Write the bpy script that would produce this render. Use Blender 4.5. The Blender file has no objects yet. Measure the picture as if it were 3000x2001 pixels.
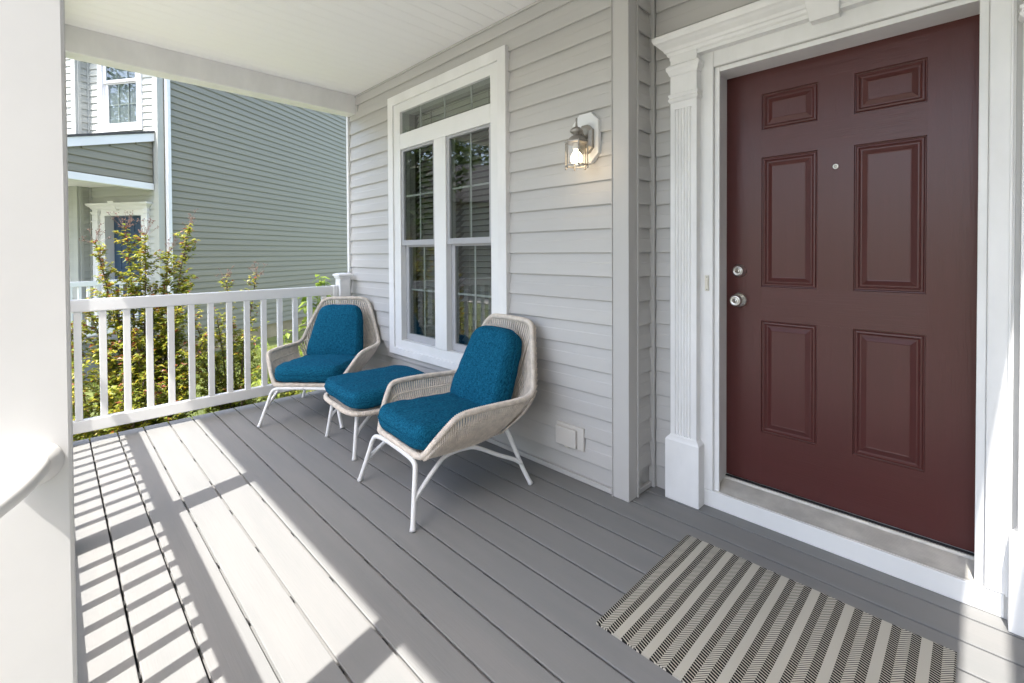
import bpy, bmesh, math, random
from mathutils import Vector, Matrix
R = math.radians
random.seed(7)
S = bpy.context.scene
COL = S.collection

# ------------------------------------------------------------------ camera
cam = bpy.data.cameras.new('camera')
cam.sensor_width = 36.0
cam.sensor_fit = 'HORIZONTAL'
cam.lens = 36.0 * 1362.26 / 3000.0
cam.shift_y = -(1000.5 - 761.1) / 3000.0
cam.clip_start = 0.02
cam.clip_end = 2000
co = bpy.data.objects.new('camera', cam)
COL.objects.link(co)
yaw, pitch, roll = 0.789394, -0.0147663, -0.00508933
fw = Vector((-math.sin(yaw) * math.cos(pitch), math.cos(yaw) * math.cos(pitch), math.sin(pitch)))
rt = Vector((math.cos(yaw), math.sin(yaw), 0))
up = rt.cross(fw)
r2 = math.cos(roll) * rt + math.sin(roll) * up
u2 = -math.sin(roll) * rt + math.cos(roll) * up
M = Matrix((r2, u2, -fw)).transposed().to_4x4()
M.translation = Vector((0, 0, 1.245))
co.matrix_world = M
S.camera = co

# ------------------------------------------------------------------ light
SUN_DIR = Vector((-0.113, 0.453, -1.0)).normalized()      # the way the light travels
w = bpy.data.worlds.new('World')
S.world = w
w.use_nodes = True
nt = w.node_tree
bg = nt.nodes['Background']
sky = nt.nodes.new('ShaderNodeTexSky')
sky.sky_type = 'NISHITA'
sky.sun_disc = False
sky.sun_elevation = R(65)
sky.sun_rotation = math.atan2(-SUN_DIR.x, -SUN_DIR.y)
sky.dust_density = 3.0
sky.air_density = 1.0
sky.ozone_density = 1.0
nt.links.new(sky.outputs[0], bg.inputs[0])
bg.inputs[1].default_value = 0.15
sl = bpy.data.lights.new('sun', 'SUN')
sl.energy = 2.0
sl.angle = R(0.55)
sl.color = (1.0, 0.975, 0.94)
so = bpy.data.objects.new('sun', sl)
COL.objects.link(so)
so.rotation_euler = SUN_DIR.to_track_quat('-Z', 'Y').to_euler()
so.location = (2, -8, 12)
vs = S.view_settings
vs.view_transform = 'Standard'
vs.look = 'None'
vs.gamma = 1.0
vs.use_curve_mapping = False
vs.exposure = 2.36
S.cycles.max_bounces = 7
S.cycles.diffuse_bounces = 4
S.cycles.transparent_max_bounces = 16
S.cycles.sample_clamp_indirect = 8
S.cycles.use_denoising = True
vs.use_white_balance = True
vs.white_balance_temperature = 6620
vs.white_balance_tint = 10

# ------------------------------------------------------------------ materials
MATS = {}
def pmat(name, col, rough=0.5, metal=0.0, var=0.0, vs_=(4, 4, 4), bump=0.0, bs=(60, 60, 60), rand=0.0,
         spec=0.5, col2=None, trans=0.0, sss=0.0, detail=4.0, vlo=0.35, vhi=0.65):
    m = bpy.data.materials.new(name); m.use_nodes = True
    t = m.node_tree; n = t.nodes; L = t.links
    b = n['Principled BSDF']
    b.inputs['Roughness'].default_value = rough
    b.inputs['Metallic'].default_value = metal
    b.inputs['Specular IOR Level'].default_value = spec
    c = tuple(col) + (1,)
    b.inputs['Base Color'].default_value = c
    tc = n.new('ShaderNodeTexCoord'); oi = n.new('ShaderNodeObjectInfo')
    off = n.new('ShaderNodeVectorMath'); off.operation = 'ADD'
    mul = n.new('ShaderNodeMath'); mul.operation = 'MULTIPLY'; mul.inputs[1].default_value = 37.0
    L.new(oi.outputs['Random'], mul.inputs[0])
    L.new(tc.outputs['Object'], off.inputs[0]); L.new(mul.outputs[0], off.inputs[1])
    src = None
    if var or col2:
        mp = n.new('ShaderNodeMapping'); mp.inputs['Scale'].default_value = vs_
        L.new(off.outputs[0], mp.inputs[0])
        nz = n.new('ShaderNodeTexNoise'); nz.inputs['Scale'].default_value = 1.0
        nz.inputs['Detail'].default_value = detail; nz.inputs['Roughness'].default_value = 0.6
        L.new(mp.outputs[0], nz.inputs['Vector'])
        rp = n.new('ShaderNodeValToRGB')
        a = tuple(x * (1 - var) for x in col) + (1,)
        z = tuple(min(1, x * (1 + var)) for x in (col2 or col)) + (1,)
        rp.color_ramp.elements[0].position = vlo; rp.color_ramp.elements[1].position = vhi
        rp.color_ramp.elements[0].color = a; rp.color_ramp.elements[1].color = z
        L.new(nz.outputs['Fac'], rp.inputs[0]); src = rp.outputs[0]
    if rand:
        hv = n.new('ShaderNodeHueSaturation')
        mr = n.new('ShaderNodeMapRange'); mr.inputs['To Min'].default_value = 1 - rand; mr.inputs['To Max'].default_value = 1 + rand
        L.new(oi.outputs['Random'], mr.inputs['Value']); L.new(mr.outputs[0], hv.inputs['Value'])
        if src: L.new(src, hv.inputs['Color'])
        else: hv.inputs['Color'].default_value = c
        src = hv.outputs[0]
    if src: L.new(src, b.inputs['Base Color'])
    if bump:
        mp = n.new('ShaderNodeMapping'); mp.inputs['Scale'].default_value = bs
        L.new(off.outputs[0], mp.inputs[0])
        nz = n.new('ShaderNodeTexNoise'); nz.inputs['Scale'].default_value = 1.0; nz.inputs['Detail'].default_value = 5
        L.new(mp.outputs[0], nz.inputs['Vector'])
        bp = n.new('ShaderNodeBump'); bp.inputs['Strength'].default_value = min(1, bump); bp.inputs['Distance'].default_value = 0.002 * max(1, bump)
        L.new(nz.outputs['Fac'], bp.inputs['Height']); L.new(bp.outputs[0], b.inputs['Normal'])
    if trans:
        tr = n.new('ShaderNodeBsdfTranslucent'); mx = n.new('ShaderNodeMixShader')
        mx.inputs[0].default_value = trans
        if src: L.new(src, tr.inputs[0])
        else: tr.inputs[0].default_value = c
        L.new(b.outputs[0], mx.inputs[1]); L.new(tr.outputs[0], mx.inputs[2])
        L.new(mx.outputs[0], n['Material Output'].inputs[0])
    MATS[name] = m
    return m

pmat('siding', (0.505, 0.490, 0.470), 0.45, var=0.03, vs_=(0.6, 2, 6), bump=0.25, bs=(3, 40, 40), rand=0.015)
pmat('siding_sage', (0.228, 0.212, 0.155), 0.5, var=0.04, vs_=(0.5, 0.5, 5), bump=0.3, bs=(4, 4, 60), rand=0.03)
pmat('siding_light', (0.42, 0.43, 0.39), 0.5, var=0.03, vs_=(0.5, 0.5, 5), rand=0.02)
pmat('trim_grey', (0.50, 0.485, 0.465), 0.45, var=0.03, vs_=(2, 2, 1))
pmat('white', (0.78, 0.775, 0.76), 0.38, var=0.025, vs_=(3, 3, 3), bump=0.08, bs=(30, 30, 30))
pmat('white_paint', (0.80, 0.79, 0.775), 0.42, var=0.05, vs_=(5, 5, 2.5), bump=0.12, bs=(50, 50, 12))
pmat('ceiling', (0.90, 0.885, 0.872), 0.5, rand=0.004)
pmat('deck', (0.217, 0.219, 0.214), 0.76, var=0.022, vs_=(1.4, 12, 12), bump=0.28, bs=(9, 170, 170), rand=0.02, col2=(0.226, 0.223, 0.216), spec=0.3)
pmat('dark', (0.02, 0.02, 0.02), 0.8)
pmat('joist', (0.10, 0.085, 0.06), 0.8)
pmat('maroon', (0.090, 0.0255, 0.0225), 0.30, spec=0.38, var=0.08, vs_=(40, 40, 2.2), bump=0.3, bs=(220, 220, 6), col2=(0.080, 0.022, 0.0205))
pmat('maroon_rail', (0.090, 0.0255, 0.0225), 0.30, spec=0.38, var=0.08, vs_=(2.2, 40, 40), bump=0.3, bs=(6, 220, 220), col2=(0.080, 0.022, 0.0205))
pmat('nickel', (0.66, 0.64, 0.60), 0.28, 0.95, var=0.05, vs_=(20, 20, 20))
pmat('pewter', (0.36, 0.335, 0.30), 0.42, 0.75, var=0.12, vs_=(30, 30, 30))
pmat('aluminium', (0.58, 0.56, 0.51), 0.5, 0.35, var=0.14, vs_=(8, 8, 30))
pmat('grey_vinyl', (0.40, 0.40, 0.41), 0.4)
pmat('cream_plastic', (0.68, 0.64, 0.55), 0.45)
pmat('vent_plastic', (0.60, 0.57, 0.53), 0.5)
pmat('rope', (0.72, 0.64, 0.55), 0.75, var=0.12, vs_=(30, 30, 30), bump=0.4, bs=(300, 300, 300))
pmat('metal_white', (0.80, 0.80, 0.79), 0.4, var=0.02, vs_=(10, 10, 10))
pmat('blind', (0.27, 0.265, 0.24), 0.5)
pmat('blind_pale', (0.66, 0.65, 0.56), 0.5)
pmat('pane_sky_grey', (0.30, 0.32, 0.36), 0.8)
pmat('muntin', (0.55, 0.55, 0.54), 0.5)
pmat('room', (0.20, 0.19, 0.17), 0.9)
pmat('concrete', (0.36, 0.285, 0.17), 0.85, var=0.18, vs_=(2, 2, 2), bump=0.6, bs=(40, 40, 40))
pmat('walk', (0.42, 0.41, 0.38), 0.85, var=0.12, vs_=(1.5, 1.5, 1.5))
pmat('aggregate', (0.23, 0.22, 0.20), 0.9, var=0.2, vs_=(40, 40, 40))
pmat('asphalt', (0.05, 0.05, 0.052), 0.9, var=0.15, vs_=(2, 2, 2))
pmat('shingle', (0.07, 0.068, 0.068), 0.9, var=0.3, vs_=(6, 6, 20))
pmat('blue_door', (0.030, 0.062, 0.11), 0.4)
pmat('blue_plastic', (0.01, 0.08, 0.32), 0.4)
pmat('lawn', (0.075, 0.10, 0.025), 0.95, var=0.35, vs_=(1.2, 1.2, 1.2), col2=(0.11, 0.13, 0.03))
pmat('blade', (0.10, 0.155, 0.022), 0.7, var=0.35, vs_=(1.5, 1.5, 1.5), col2=(0.175, 0.205, 0.035), trans=0.3, spec=0.2)
pmat('mulch', (0.06, 0.04, 0.028), 0.95, var=0.5, vs_=(30, 30, 30))
pmat('leaf_green', (0.19, 0.25, 0.03), 0.42, var=0.3, vs_=(9, 9, 9), col2=(0.29, 0.32, 0.04), trans=0.5)
pmat('leaf_yellow', (0.36, 0.37, 0.035), 0.42, var=0.25, vs_=(9, 9, 9), col2=(0.42, 0.34, 0.035), trans=0.45)
pmat('leaf_red', (0.27, 0.10, 0.025), 0.42, var=0.3, vs_=(9, 9, 9), col2=(0.22, 0.05, 0.025), trans=0.4)
pmat('leaf_pale', (0.36, 0.43, 0.07), 0.45, var=0.25, vs_=(8, 8, 8), col2=(0.20, 0.30, 0.04), trans=0.45)
pmat('leaf_tree', (0.055, 0.095, 0.018), 0.5, var=0.4, vs_=(0.8, 0.8, 0.8), col2=(0.11, 0.16, 0.03), trans=0.3)
pmat('bark', (0.13, 0.095, 0.07), 0.85, var=0.3, vs_=(20, 20, 4))
pmat('seed', (0.13, 0.075, 0.055), 0.8, var=0.3, vs_=(40, 40, 40))
pmat('house_tan', (0.36, 0.33, 0.28), 0.7)

def fabric():
    m = bpy.data.materials.new('fabric'); m.use_nodes = True
    t = m.node_tree; n = t.nodes; L = t.links; b = n['Principled BSDF']
    b.inputs['Roughness'].default_value = 0.95; b.inputs['Specular IOR Level'].default_value = 0.05
    tc = n.new('ShaderNodeTexCoord')
    outs = []
    for sc in ((420, 45, 90), (45, 420, 240)):
        mp = n.new('ShaderNodeMapping'); mp.inputs['Scale'].default_value = sc
        L.new(tc.outputs['Object'], mp.inputs[0])
        nz = n.new('ShaderNodeTexNoise'); nz.inputs['Scale'].default_value = 1; nz.inputs['Detail'].default_value = 2
        L.new(mp.outputs[0], nz.inputs['Vector']); outs.append(nz.outputs['Fac'])
    ad = n.new('ShaderNodeMath'); ad.operation = 'ADD'; L.new(outs[0], ad.inputs[0]); L.new(outs[1], ad.inputs[1])
    rp = n.new('ShaderNodeValToRGB')
    rp.color_ramp.elements[0].position = 0.38; rp.color_ramp.elements[1].position = 0.64
    rp.color_ramp.elements[0].color = (0.002, 0.042, 0.085, 1); rp.color_ramp.elements[1].color = (0.013, 0.150, 0.255, 1)
    ml = n.new('ShaderNodeMath'); ml.operation = 'MULTIPLY'; ml.inputs[1].default_value = 0.5
    L.new(ad.outputs[0], ml.inputs[0]); L.new(ml.outputs[0], rp.inputs[0]); L.new(rp.outputs[0], b.inputs['Base Color'])
    bp = n.new('ShaderNodeBump'); bp.inputs['Strength'].default_value = 0.5; bp.inputs['Distance'].default_value = 0.002
    L.new(ml.outputs[0], bp.inputs['Height']); L.new(bp.outputs[0], b.inputs['Normal'])
    MATS['fabric'] = m
fabric()

def glass(name, tint=(0.80, 0.84, 0.82), ior=1.5):
    m = bpy.data.materials.new(name); m.use_nodes = True
    t = m.node_tree; n = t.nodes; L = t.links
    n.remove(n['Principled BSDF'])
    tr = n.new('ShaderNodeBsdfTransparent'); tr.inputs[0].default_value = tint + (1,)
    gl = n.new('ShaderNodeBsdfGlossy'); gl.inputs['Roughness'].default_value = 0.0
    fr = n.new('ShaderNodeFresnel'); fr.inputs[0].default_value = ior
    mx = n.new('ShaderNodeMixShader'); ge = n.new('ShaderNodeNewGeometry')
    sb = n.new('ShaderNodeMath'); sb.operation = 'SUBTRACT'; sb.inputs[0].default_value = 1.0; L.new(ge.outputs['Backfacing'], sb.inputs[1])
    ml = n.new('ShaderNodeMath'); ml.operation = 'MULTIPLY'; L.new(fr.outputs[0], ml.inputs[0]); L.new(sb.outputs[0], ml.inputs[1])
    L.new(ml.outputs[0], mx.inputs[0]); L.new(tr.outputs[0], mx.inputs[1]); L.new(gl.outputs[0], mx.inputs[2])
    L.new(mx.outputs[0], n['Material Output'].inputs[0])
    MATS[name] = m
glass('window_glass', (0.80, 0.83, 0.81), 2.15)
glass('lamp_glass', (0.95, 0.94, 0.92), 1.45)

def emis(name, col, st):
    m = bpy.data.materials.new(name); m.use_nodes = True
    b = m.node_tree.nodes['Principled BSDF']
    b.inputs['Base Color'].default_value = col + (1,)
    b.inputs['Emission Color'].default_value = col + (1,)
    b.inputs['Emission Strength'].default_value = st
    MATS[name] = m
emis('bulb', (1.0, 0.82, 0.56), 2.2)

def mat_weave(x0, y0):
    """woven herringbone stripes of the doormat, in object space"""
    m = bpy.data.materials.new('mat_weave'); m.use_nodes = True
    t = m.node_tree; n = t.nodes; L = t.links; b = n['Principled BSDF']
    b.inputs['Roughness'].default_value = 0.85; b.inputs['Specular IOR Level'].default_value = 0.15
    tc = n.new('ShaderNodeTexCoord'); sp = n.new('ShaderNodeSeparateXYZ'); L.new(tc.outputs['Object'], sp.inputs[0])
    def mth(op, a, bb=None, c=None):
        q = n.new('ShaderNodeMath'); q.operation = op
        for i, v in enumerate((a, bb, c)):
            if v is None: continue
            if isinstance(v, (int, float)): q.inputs[i].default_value = v
            else: L.new(v, q.inputs[i])
        return q.outputs[0]
    P = 0.1010
    u = mth('DIVIDE', mth('ADD', sp.outputs[0], 10 * P - 0.0165), P)
    fu = mth('FRACT', u)            # 0..1 : light | dark | plain | dark
    light = mth('LESS_THAN', mth('ABSOLUTE', mth('SUBTRACT', fu, 0.13)), 0.13)
    plain = mth('LESS_THAN', mth('ABSOLUTE', mth('SUBTRACT', fu, 0.63)), 0.135)
    h1 = mth('FRACT', mth('DIVIDE', mth('ADD', sp.outputs[1], mth('MULTIPLY', sp.outputs[0], 0.35)), 0.0105))
    h2 = mth('FRACT', mth('DIVIDE', mth('SUBTRACT', sp.outputs[1], mth('MULTIPLY', sp.outputs[0], 1.1)), 0.0105))
    hd = mth('LESS_THAN', h1, 0.30)       # pale threads across the dark bands
    hl = mth('GREATER_THAN', h2, 0.34)    # dark threads across the pale bands
    rib = mth('MULTIPLY_ADD', mth('FRACT', mth('DIVIDE', sp.outputs[1], 0.004)), 0.18, 0.85)
    v = mth('ADD', mth('MULTIPLY', light, hl), mth('MULTIPLY', mth('SUBTRACT', 1.0, light), hd))
    v = mth('ADD', mth('MULTIPLY', plain, rib), mth('MULTIPLY', mth('SUBTRACT', 1.0, plain), v))
    mx = n.new('ShaderNodeMix'); mx.data_type = 'RGBA'
    L.new(v, mx.inputs[0])
    mx.inputs[6].default_value = (0.014, 0.013, 0.012, 1); mx.inputs[7].default_value = (0.52, 0.495, 0.42, 1)
    L.new(mx.outputs[2], b.inputs['Base Color'])
    bp = n.new('ShaderNodeBump'); bp.inputs['Strength'].default_value = 0.4; bp.inputs['Distance'].default_value = 0.0015
    L.new(v, bp.inputs['Height']); L.new(bp.outputs[0], b.inputs['Normal'])
    MATS['mat_weave'] = m
mat_weave(0, 0)

# ------------------------------------------------------------------ mesh helpers
class MB:
    def __init__(s): s.v = []; s.f = []; s.mi = []
    def add(s, vs, fs, k=0):
        o = len(s.v); s.v += [tuple(p) for p in vs]
        s.f += [tuple(i + o for i in f) for f in fs]; s.mi += [k] * len(fs)
        return s
    def box(s, x0, x1, y0, y1, z0, z1, k=0):
        return s.add([(x0, y0, z0), (x1, y0, z0), (x1, y1, z0), (x0, y1, z0), (x0, y0, z1), (x1, y0, z1), (x1, y1, z1), (x0, y1, z1)],
                     [(3, 2, 1, 0), (4, 5, 6, 7), (0, 1, 5, 4), (1, 2, 6, 5), (2, 3, 7, 6), (3, 0, 4, 7)], k)
    def prism(s, prof, axis, a, b, k=0):
        """closed 2-D profile swept along axis; profile coords are the other two axes in xyz order"""
        n = len(prof)
        def P(p, t): return (t, p[0], p[1]) if axis == 'x' else ((p[0], t, p[1]) if axis == 'y' else (p[0], p[1], t))
        vs = [P(p, a) for p in prof] + [P(p, b) for p in prof]
        fs = [(i, (i + 1) % n, n + (i + 1) % n, n + i) for i in range(n)] + [tuple(range(n - 1, -1, -1)), tuple(range(n, 2 * n))]
        return s.add(vs, fs, k)
    def stack(s, x0, x1, y0, y1, lv, ex=1, ey0=1, ey1=0, k=0):
        """rectangles that grow outward by off at each z: mouldings with mitred returns"""
        vs = []; fs = []
        for z, o in lv:
            vs += [(x0 - o * ex, y0 - o * ey0, z), (x1 + o * ex, y0 - o * ey0, z), (x1 + o * ex, y1 + o * ey1, z), (x0 - o * ex, y1 + o * ey1, z)]
        for i in range(len(lv) - 1):
            for j in range(4):
                a = 4 * i + j; b = 4 * i + (j + 1) % 4
                fs.append((a, b, b + 4, a + 4))
        fs.append((3, 2, 1, 0)); q = 4 * (len(lv) - 1); fs.append((q, q + 1, q + 2, q + 3))
        return s.add(vs, fs, k)
    def tube(s, pts, r, n=8, closed=False, caps=True, k=0, flat=1.0):
        pts = [Vector(p) for p in pts]; m = len(pts)
        rr = r if callable(r) else (lambda i: r)
        tan = []
        for i in range(m):
            a = pts[i - 1] if (i or closed) else pts[0]
            b = pts[(i + 1) % m] if (i < m - 1 or closed) else pts[-1]
            d = b - a
            tan.append(d.normalized() if d.length > 1e-9 else Vector((0, 0, 1)))
        ref = Vector((0, 0, 1)) if abs(tan[0].z) < 0.9 else Vector((1, 0, 0))
        nrm = (ref - tan[0] * ref.dot(tan[0])).normalized()
        vs = []
        for i in range(m):
            nrm = (nrm - tan[i] * nrm.dot(tan[i]))
            nrm = nrm.normalized() if nrm.length > 1e-6 else tan[i].orthogonal().normalized()
            bn = tan[i].cross(nrm); q = rr(i)
            for j in range(n):
                a = 2 * math.pi * j / n
                vs.append(pts[i] + nrm * (math.cos(a) * q) + bn * (math.sin(a) * q * flat))
        fs = []
        for i in range(m - (0 if closed else 1)):
            for j in range(n):
                a = i * n + j; b = i * n + (j + 1) % n; c = ((i + 1) % m) * n
                fs.append((a, b, c + (j + 1) % n, c + j))
        if caps and not closed:
            fs.append(tuple(range(n - 1, -1, -1))); fs.append(tuple((m - 1) * n + j for j in range(n)))
        return s.add(vs, fs, k)
    def lathe(s, prof, o, axis='z', n=20, k=0, rot=0.0):
        """prof: list of (radius, height) along axis"""
        o = Vector(o); vs = []
        for r, h in prof:
            for j in range(n):
                a = 2 * math.pi * j / n + rot
                c, d = math.cos(a) * r, math.sin(a) * r
                vs.append(o + (Vector((c, d, h)) if axis == 'z' else (Vector((c, h, d)) if axis == 'y' else Vector((h, c, d)))))
        fs = []
        for i in range(len(prof) - 1):
            for j in range(n):
                a = i * n + j; b = i * n + (j + 1) % n
                fs.append((a, b, b + n, a + n))
        fs.append(tuple(range(n - 1, -1, -1))); q = (len(prof) - 1) * n; fs.append(tuple(q + j for j in range(n)))
        return s.add(vs, fs, k)
    def mesh(s, name, mats, smooth=False, fix=True):
        me = bpy.data.meshes.new(name); me.from_pydata(s.v, [], s.f); me.update()
        for m in (mats if isinstance(mats, (list, tuple)) else [mats]): me.materials.append(MATS[m])
        me.polygons.foreach_set('material_index', s.mi)
        if fix:
            bm = bmesh.new(); bm.from_mesh(me); bmesh.ops.recalc_face_normals(bm, faces=bm.faces); bm.to_mesh(me); bm.free()
        if smooth: me.polygons.foreach_set('use_smooth', [True] * len(me.polygons))
        return me
    def build(s, name, mats, parent=None, smooth=False, bevel=0.0, fix=True, seg=2):
        return link(name, s.mesh(name, mats, smooth, fix), parent, bevel, seg)

def link(name, me, parent=None, bevel=0.0, seg=2, loc=None):
    o = bpy.data.objects.new(name, me); COL.objects.link(o)
    if parent: o.parent = parent
    if loc: o.location = loc
    if bevel:
        b = o.modifiers.new('bevel', 'BEVEL'); b.width = bevel; b.segments = seg; b.limit_method = 'ANGLE'; b.angle_limit = R(35)
        b.harden_normals = False
    return o
def tag(o, label=None, cat=None, group=None, kind=None):
    if label: o['label'] = label
    if cat: o['category'] = cat
    if group: o['group'] = group
    if kind: o['kind'] = kind
    return o
def empty(name, loc=(0, 0, 0), rz=0.0, parent=None):
    o = bpy.data.objects.new(name, None); COL.objects.link(o); o.location = loc; o.rotation_euler = (0, 0, rz)
    o.empty_display_size = 0.1
    if parent: o.parent = parent
    return o
def copy_tree(o, parent=None):
    c = o.copy(); COL.objects.link(c); c.parent = parent
    for ch in list(o.children): copy_tree(ch, c)
    return c
def smooth_path(pts, k=6, closed=False):
    P = [Vector(p) for p in pts]; n = len(P); out = []
    for i in range(n if closed else n - 1):
        g = lambda j: P[j % n] if closed else P[max(0, min(n - 1, j))]
        a, b, c, d = g(i - 1), g(i), g(i + 1), g(i + 2)
        for q in range(k):
            t = q / k
            out.append(0.5 * ((2 * b) + (c - a) * t + (2 * a - 5 * b + 4 * c - d) * t * t + (3 * b - a - 3 * c + d) * t ** 3))
    if not closed: out.append(P[-1])
    return out
def resample(pts, step, closed=False):
    pts = [Vector(p) for p in pts]
    if closed: pts = pts + [pts[0]]
    L = [0.0]
    for a, b in zip(pts, pts[1:]): L.append(L[-1] + (b - a).length)
    n = max(2, int(round(L[-1] / step))); out = []; j = 0
    for i in range(n + (0 if closed else 1)):
        t = L[-1] * i / n
        while j < len(L) - 2 and L[j + 1] < t: j += 1
        u = (t - L[j]) / max(1e-9, L[j + 1] - L[j]); out.append(pts[j].lerp(pts[j + 1], u))
    return out
def at_len(pts, t):
    """point at fraction t of a polyline"""
    L = [0.0]
    for a, b in zip(pts, pts[1:]): L.append(L[-1] + (b - a).length)
    t *= L[-1]
    for j in range(len(pts) - 1):
        if L[j + 1] >= t or j == len(pts) - 2:
            return pts[j].lerp(pts[j + 1], (t - L[j]) / max(1e-9, L[j + 1] - L[j]))

GROUND = -0.75
CEIL = 2.71
# ------------------------------------------------------------------ ground
g = MB(); g.add([(-300, -300, GROUND), (300, -300, GROUND), (300, 300, GROUND), (-300, 300, GROUND)], [(0, 1, 2, 3)])
tag(g.build('lawn', 'lawn'), kind='structure')
g = MB(); g.box(-0.95, 0.25, -7.8, -1.55, GROUND - 0.05, GROUND + 0.02)
tag(g.build('front_path', 'aggregate'), kind='structure')
g = MB(); g.box(-6.8, -1.25, -7.8, -1.1, GROUND - 0.05, GROUND + 0.016)
tag(g.build('bounce_apron', 'walk'), kind='structure')  # unseen apron added to bounce neutral light up to the porch ceiling
g = MB(); g.box(-80, 80, -9.2, -7.8, GROUND - 0.05, GROUND + 0.025)
tag(g.build('pavement', 'walk'), kind='structure')
g = MB(); g.box(-80, 80, -16.5, -9.35, GROUND - 0.2, GROUND + 0.006)
tag(g.build('street', 'asphalt'), kind='structure')
g = MB()
for i in range(3): g.box(-1.1, 0.32, -0.14 - 0.29 * (i + 1), -0.14 - 0.29 * i, GROUND - 0.02, -0.185 * (i + 1))
tag(g.build('steps', 'aggregate'), kind='structure')

# grass blades where the lawn is in sight
gb = MB(); rnd = random.Random(3)
for i in range(42000):
    if i < 30000: x = rnd.uniform(-10.6, -4.45); y = rnd.uniform(0.4, 5.6)
    else: x = rnd.uniform(-5.6, -4.3); y = rnd.uniform(-0.2, 2.4)
    h = rnd.uniform(0.03, 0.075); a = rnd.uniform(0, 6.283); ww = rnd.uniform(0.0025, 0.005)
    dx, dy = math.cos(a), math.sin(a); lean = rnd.uniform(0.1, 0.8) * h; b = rnd.uniform(0, 6.283)
    lx, ly = math.cos(b) * lean, math.sin(b) * lean
    gb.add([(x - dx * ww, y - dy * ww, GROUND), (x + dx * ww, y + dy * ww, GROUND), (x + lx * .4 + dx * ww * .7, y + ly * .4 + dy * ww * .7, GROUND + h * .6),
            (x + lx, y + ly, GROUND + h), (x + lx * .4 - dx * ww * .7, y + ly * .4 - dy * ww * .7, GROUND + h * .6)], [(0, 1, 2, 4), (4, 2, 3)])
tag(gb.build('grass', 'blade', fix=False), 'sunlit green grass between the porch and the neighbouring house', 'grass', kind='stuff')

# ------------------------------------------------------------------ deck
DX0, DX1 = -4.26, 1.6
deck = empty('deck', (DX0, 0, 0)); tag(deck, kind='structure')
PITCH, G0 = 0.1445, 0.1705 - 2 * 0.1445
hw = (PITCH - 0.0080) / 2
c = 0.0024
gv, lip = 0.011, 0.0052          # grooved edges for hidden fasteners
prof = [(-hw, -0.024), (hw, -0.024), (hw, -0.019), (hw - gv, -0.019), (hw - gv, -lip), (hw, -lip), (hw, -c), (hw - 0.4 * c, -0.3 * c), (hw - c * 1.3, 0),
        (-hw + c * 1.3, 0), (-hw + 0.4 * c, -0.3 * c), (-hw, -c), (-hw, -lip), (-hw + gv, -lip), (-hw + gv, -0.019), (-hw, -0.019)]
mb = MB(); mb.prism(prof, 'x', 0, DX1 - DX0)
bme = mb.mesh('deck_board', 'deck')
for i in range(17):
    link('deck_board', bme, deck, loc=(0, G0 + PITCH * (i + 0.5), 0))
mb = MB(); mb.box(0.03, DX1 - DX0, -0.10, 2.3, -0.036, -0.030); mb.build('gap_shade_sheet', 'dark', deck)  # black sheet stands in for the shade below the board gaps
mb = MB()
for i in range(15): mb.box(0.05 + i * 0.406, 0.09 + i * 0.406, -0.08, 2.3, -0.2, -0.037)
mb.build('joist', 'joist', deck)
mb = MB()
for j in range(17):
    for i in range(15):
        x = 0.055 + i * 0.406; y = G0 + PITCH * j
        mb.box(x, x + 0.03, y - 0.0024, y + 0.0024, -0.02, -0.006)
tag(mb.build('hidden_clip', 'dark', deck), kind='stuff')
mb = MB(); mb.box(0.005, 0.025, -0.12, 2.03, -0.30, -0.03); mb.box(0.025, DX1 - DX0, -0.118, -0.10, -0.72, -0.03); mb.box(0.03, 0.04, -0.1, 2.03, -0.76, -0.31)
mb.build('fascia_board', 'deck', deck)

# ------------------------------------------------------------------ our house
house = tag(empty('townhouse', (-2.0, 2.2, 0)), 'grey clapboard house with maroon front door and tall white window', 'house')
HO = Vector((-2.0, 2.2, 0))
class HB(MB):
    """builder in world coordinates for parts of the house (whose origin is HO)"""
    def build(s, name, mats, parent=None, **k):
        s.v = [(x - HO.x, y - HO.y, z - HO.z) for x, y, z in s.v]
        return MB.build(s, name, mats, parent or house, **k)

ROW = 0.1246
def plank_mesh(length, axis, mat, h=ROW):
    # clapboard: bottom edge proud, small rolled butt, face leaning back to the top
    pr = [(0.0, 0.006), (-0.010, 0.003), (-0.0165, 0.0), (-0.0188, 0.003), (-0.0182, 0.013), (-0.0125, h * 0.55), (-0.0105, h * 0.59), (-0.0020, h + 0.010), (0.0, h + 0.010)]
    m = MB(); m.prism(pr, 'x', 0, length)
    if axis == 'y':        # facing +x, running along y
        m.v = [(-b, a, c) for a, b, c in m.v]
    return m.mesh('siding_plank', mat)
_pm = {}
def plank(x0, x1, y, z, parent, mat='siding', base=HO):
    key = ('x', round(x1 - x0, 4), mat)
    if key not in _pm: _pm[key] = plank_mesh(x1 - x0, 'x', mat)
    return link('siding_plank', _pm[key], parent, loc=(x0 - base.x, y - base.y, z - base.z))

YW = 2.044       # window wall sheathing
wall = HB()
for a in ((-4.235, -3.32, 0, 2.9), (-2.2, -1.235, 0, 2.9), (-3.32, -2.2, 0, 0.53), (-3.32, -2.2, 2.39, 2.9)):
    wall.box(a[0], a[1], YW, YW + 0.12, a[2], a[3])
wwall = wall.build('window_wall', 'siding')
zs = [2.2404 - ROW * k for k in range(-3, 19)]
for z in sorted(zs):
    if z < 0.0: continue
    if z + ROW > 0.5 and z < 2.45:
        plank(-4.222, -3.42, YW, z, wwall); plank(-2.12, -1.316, YW, z, wwall)
    else:
        plank(-4.222, -1.316, YW, z, wwall)
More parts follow.
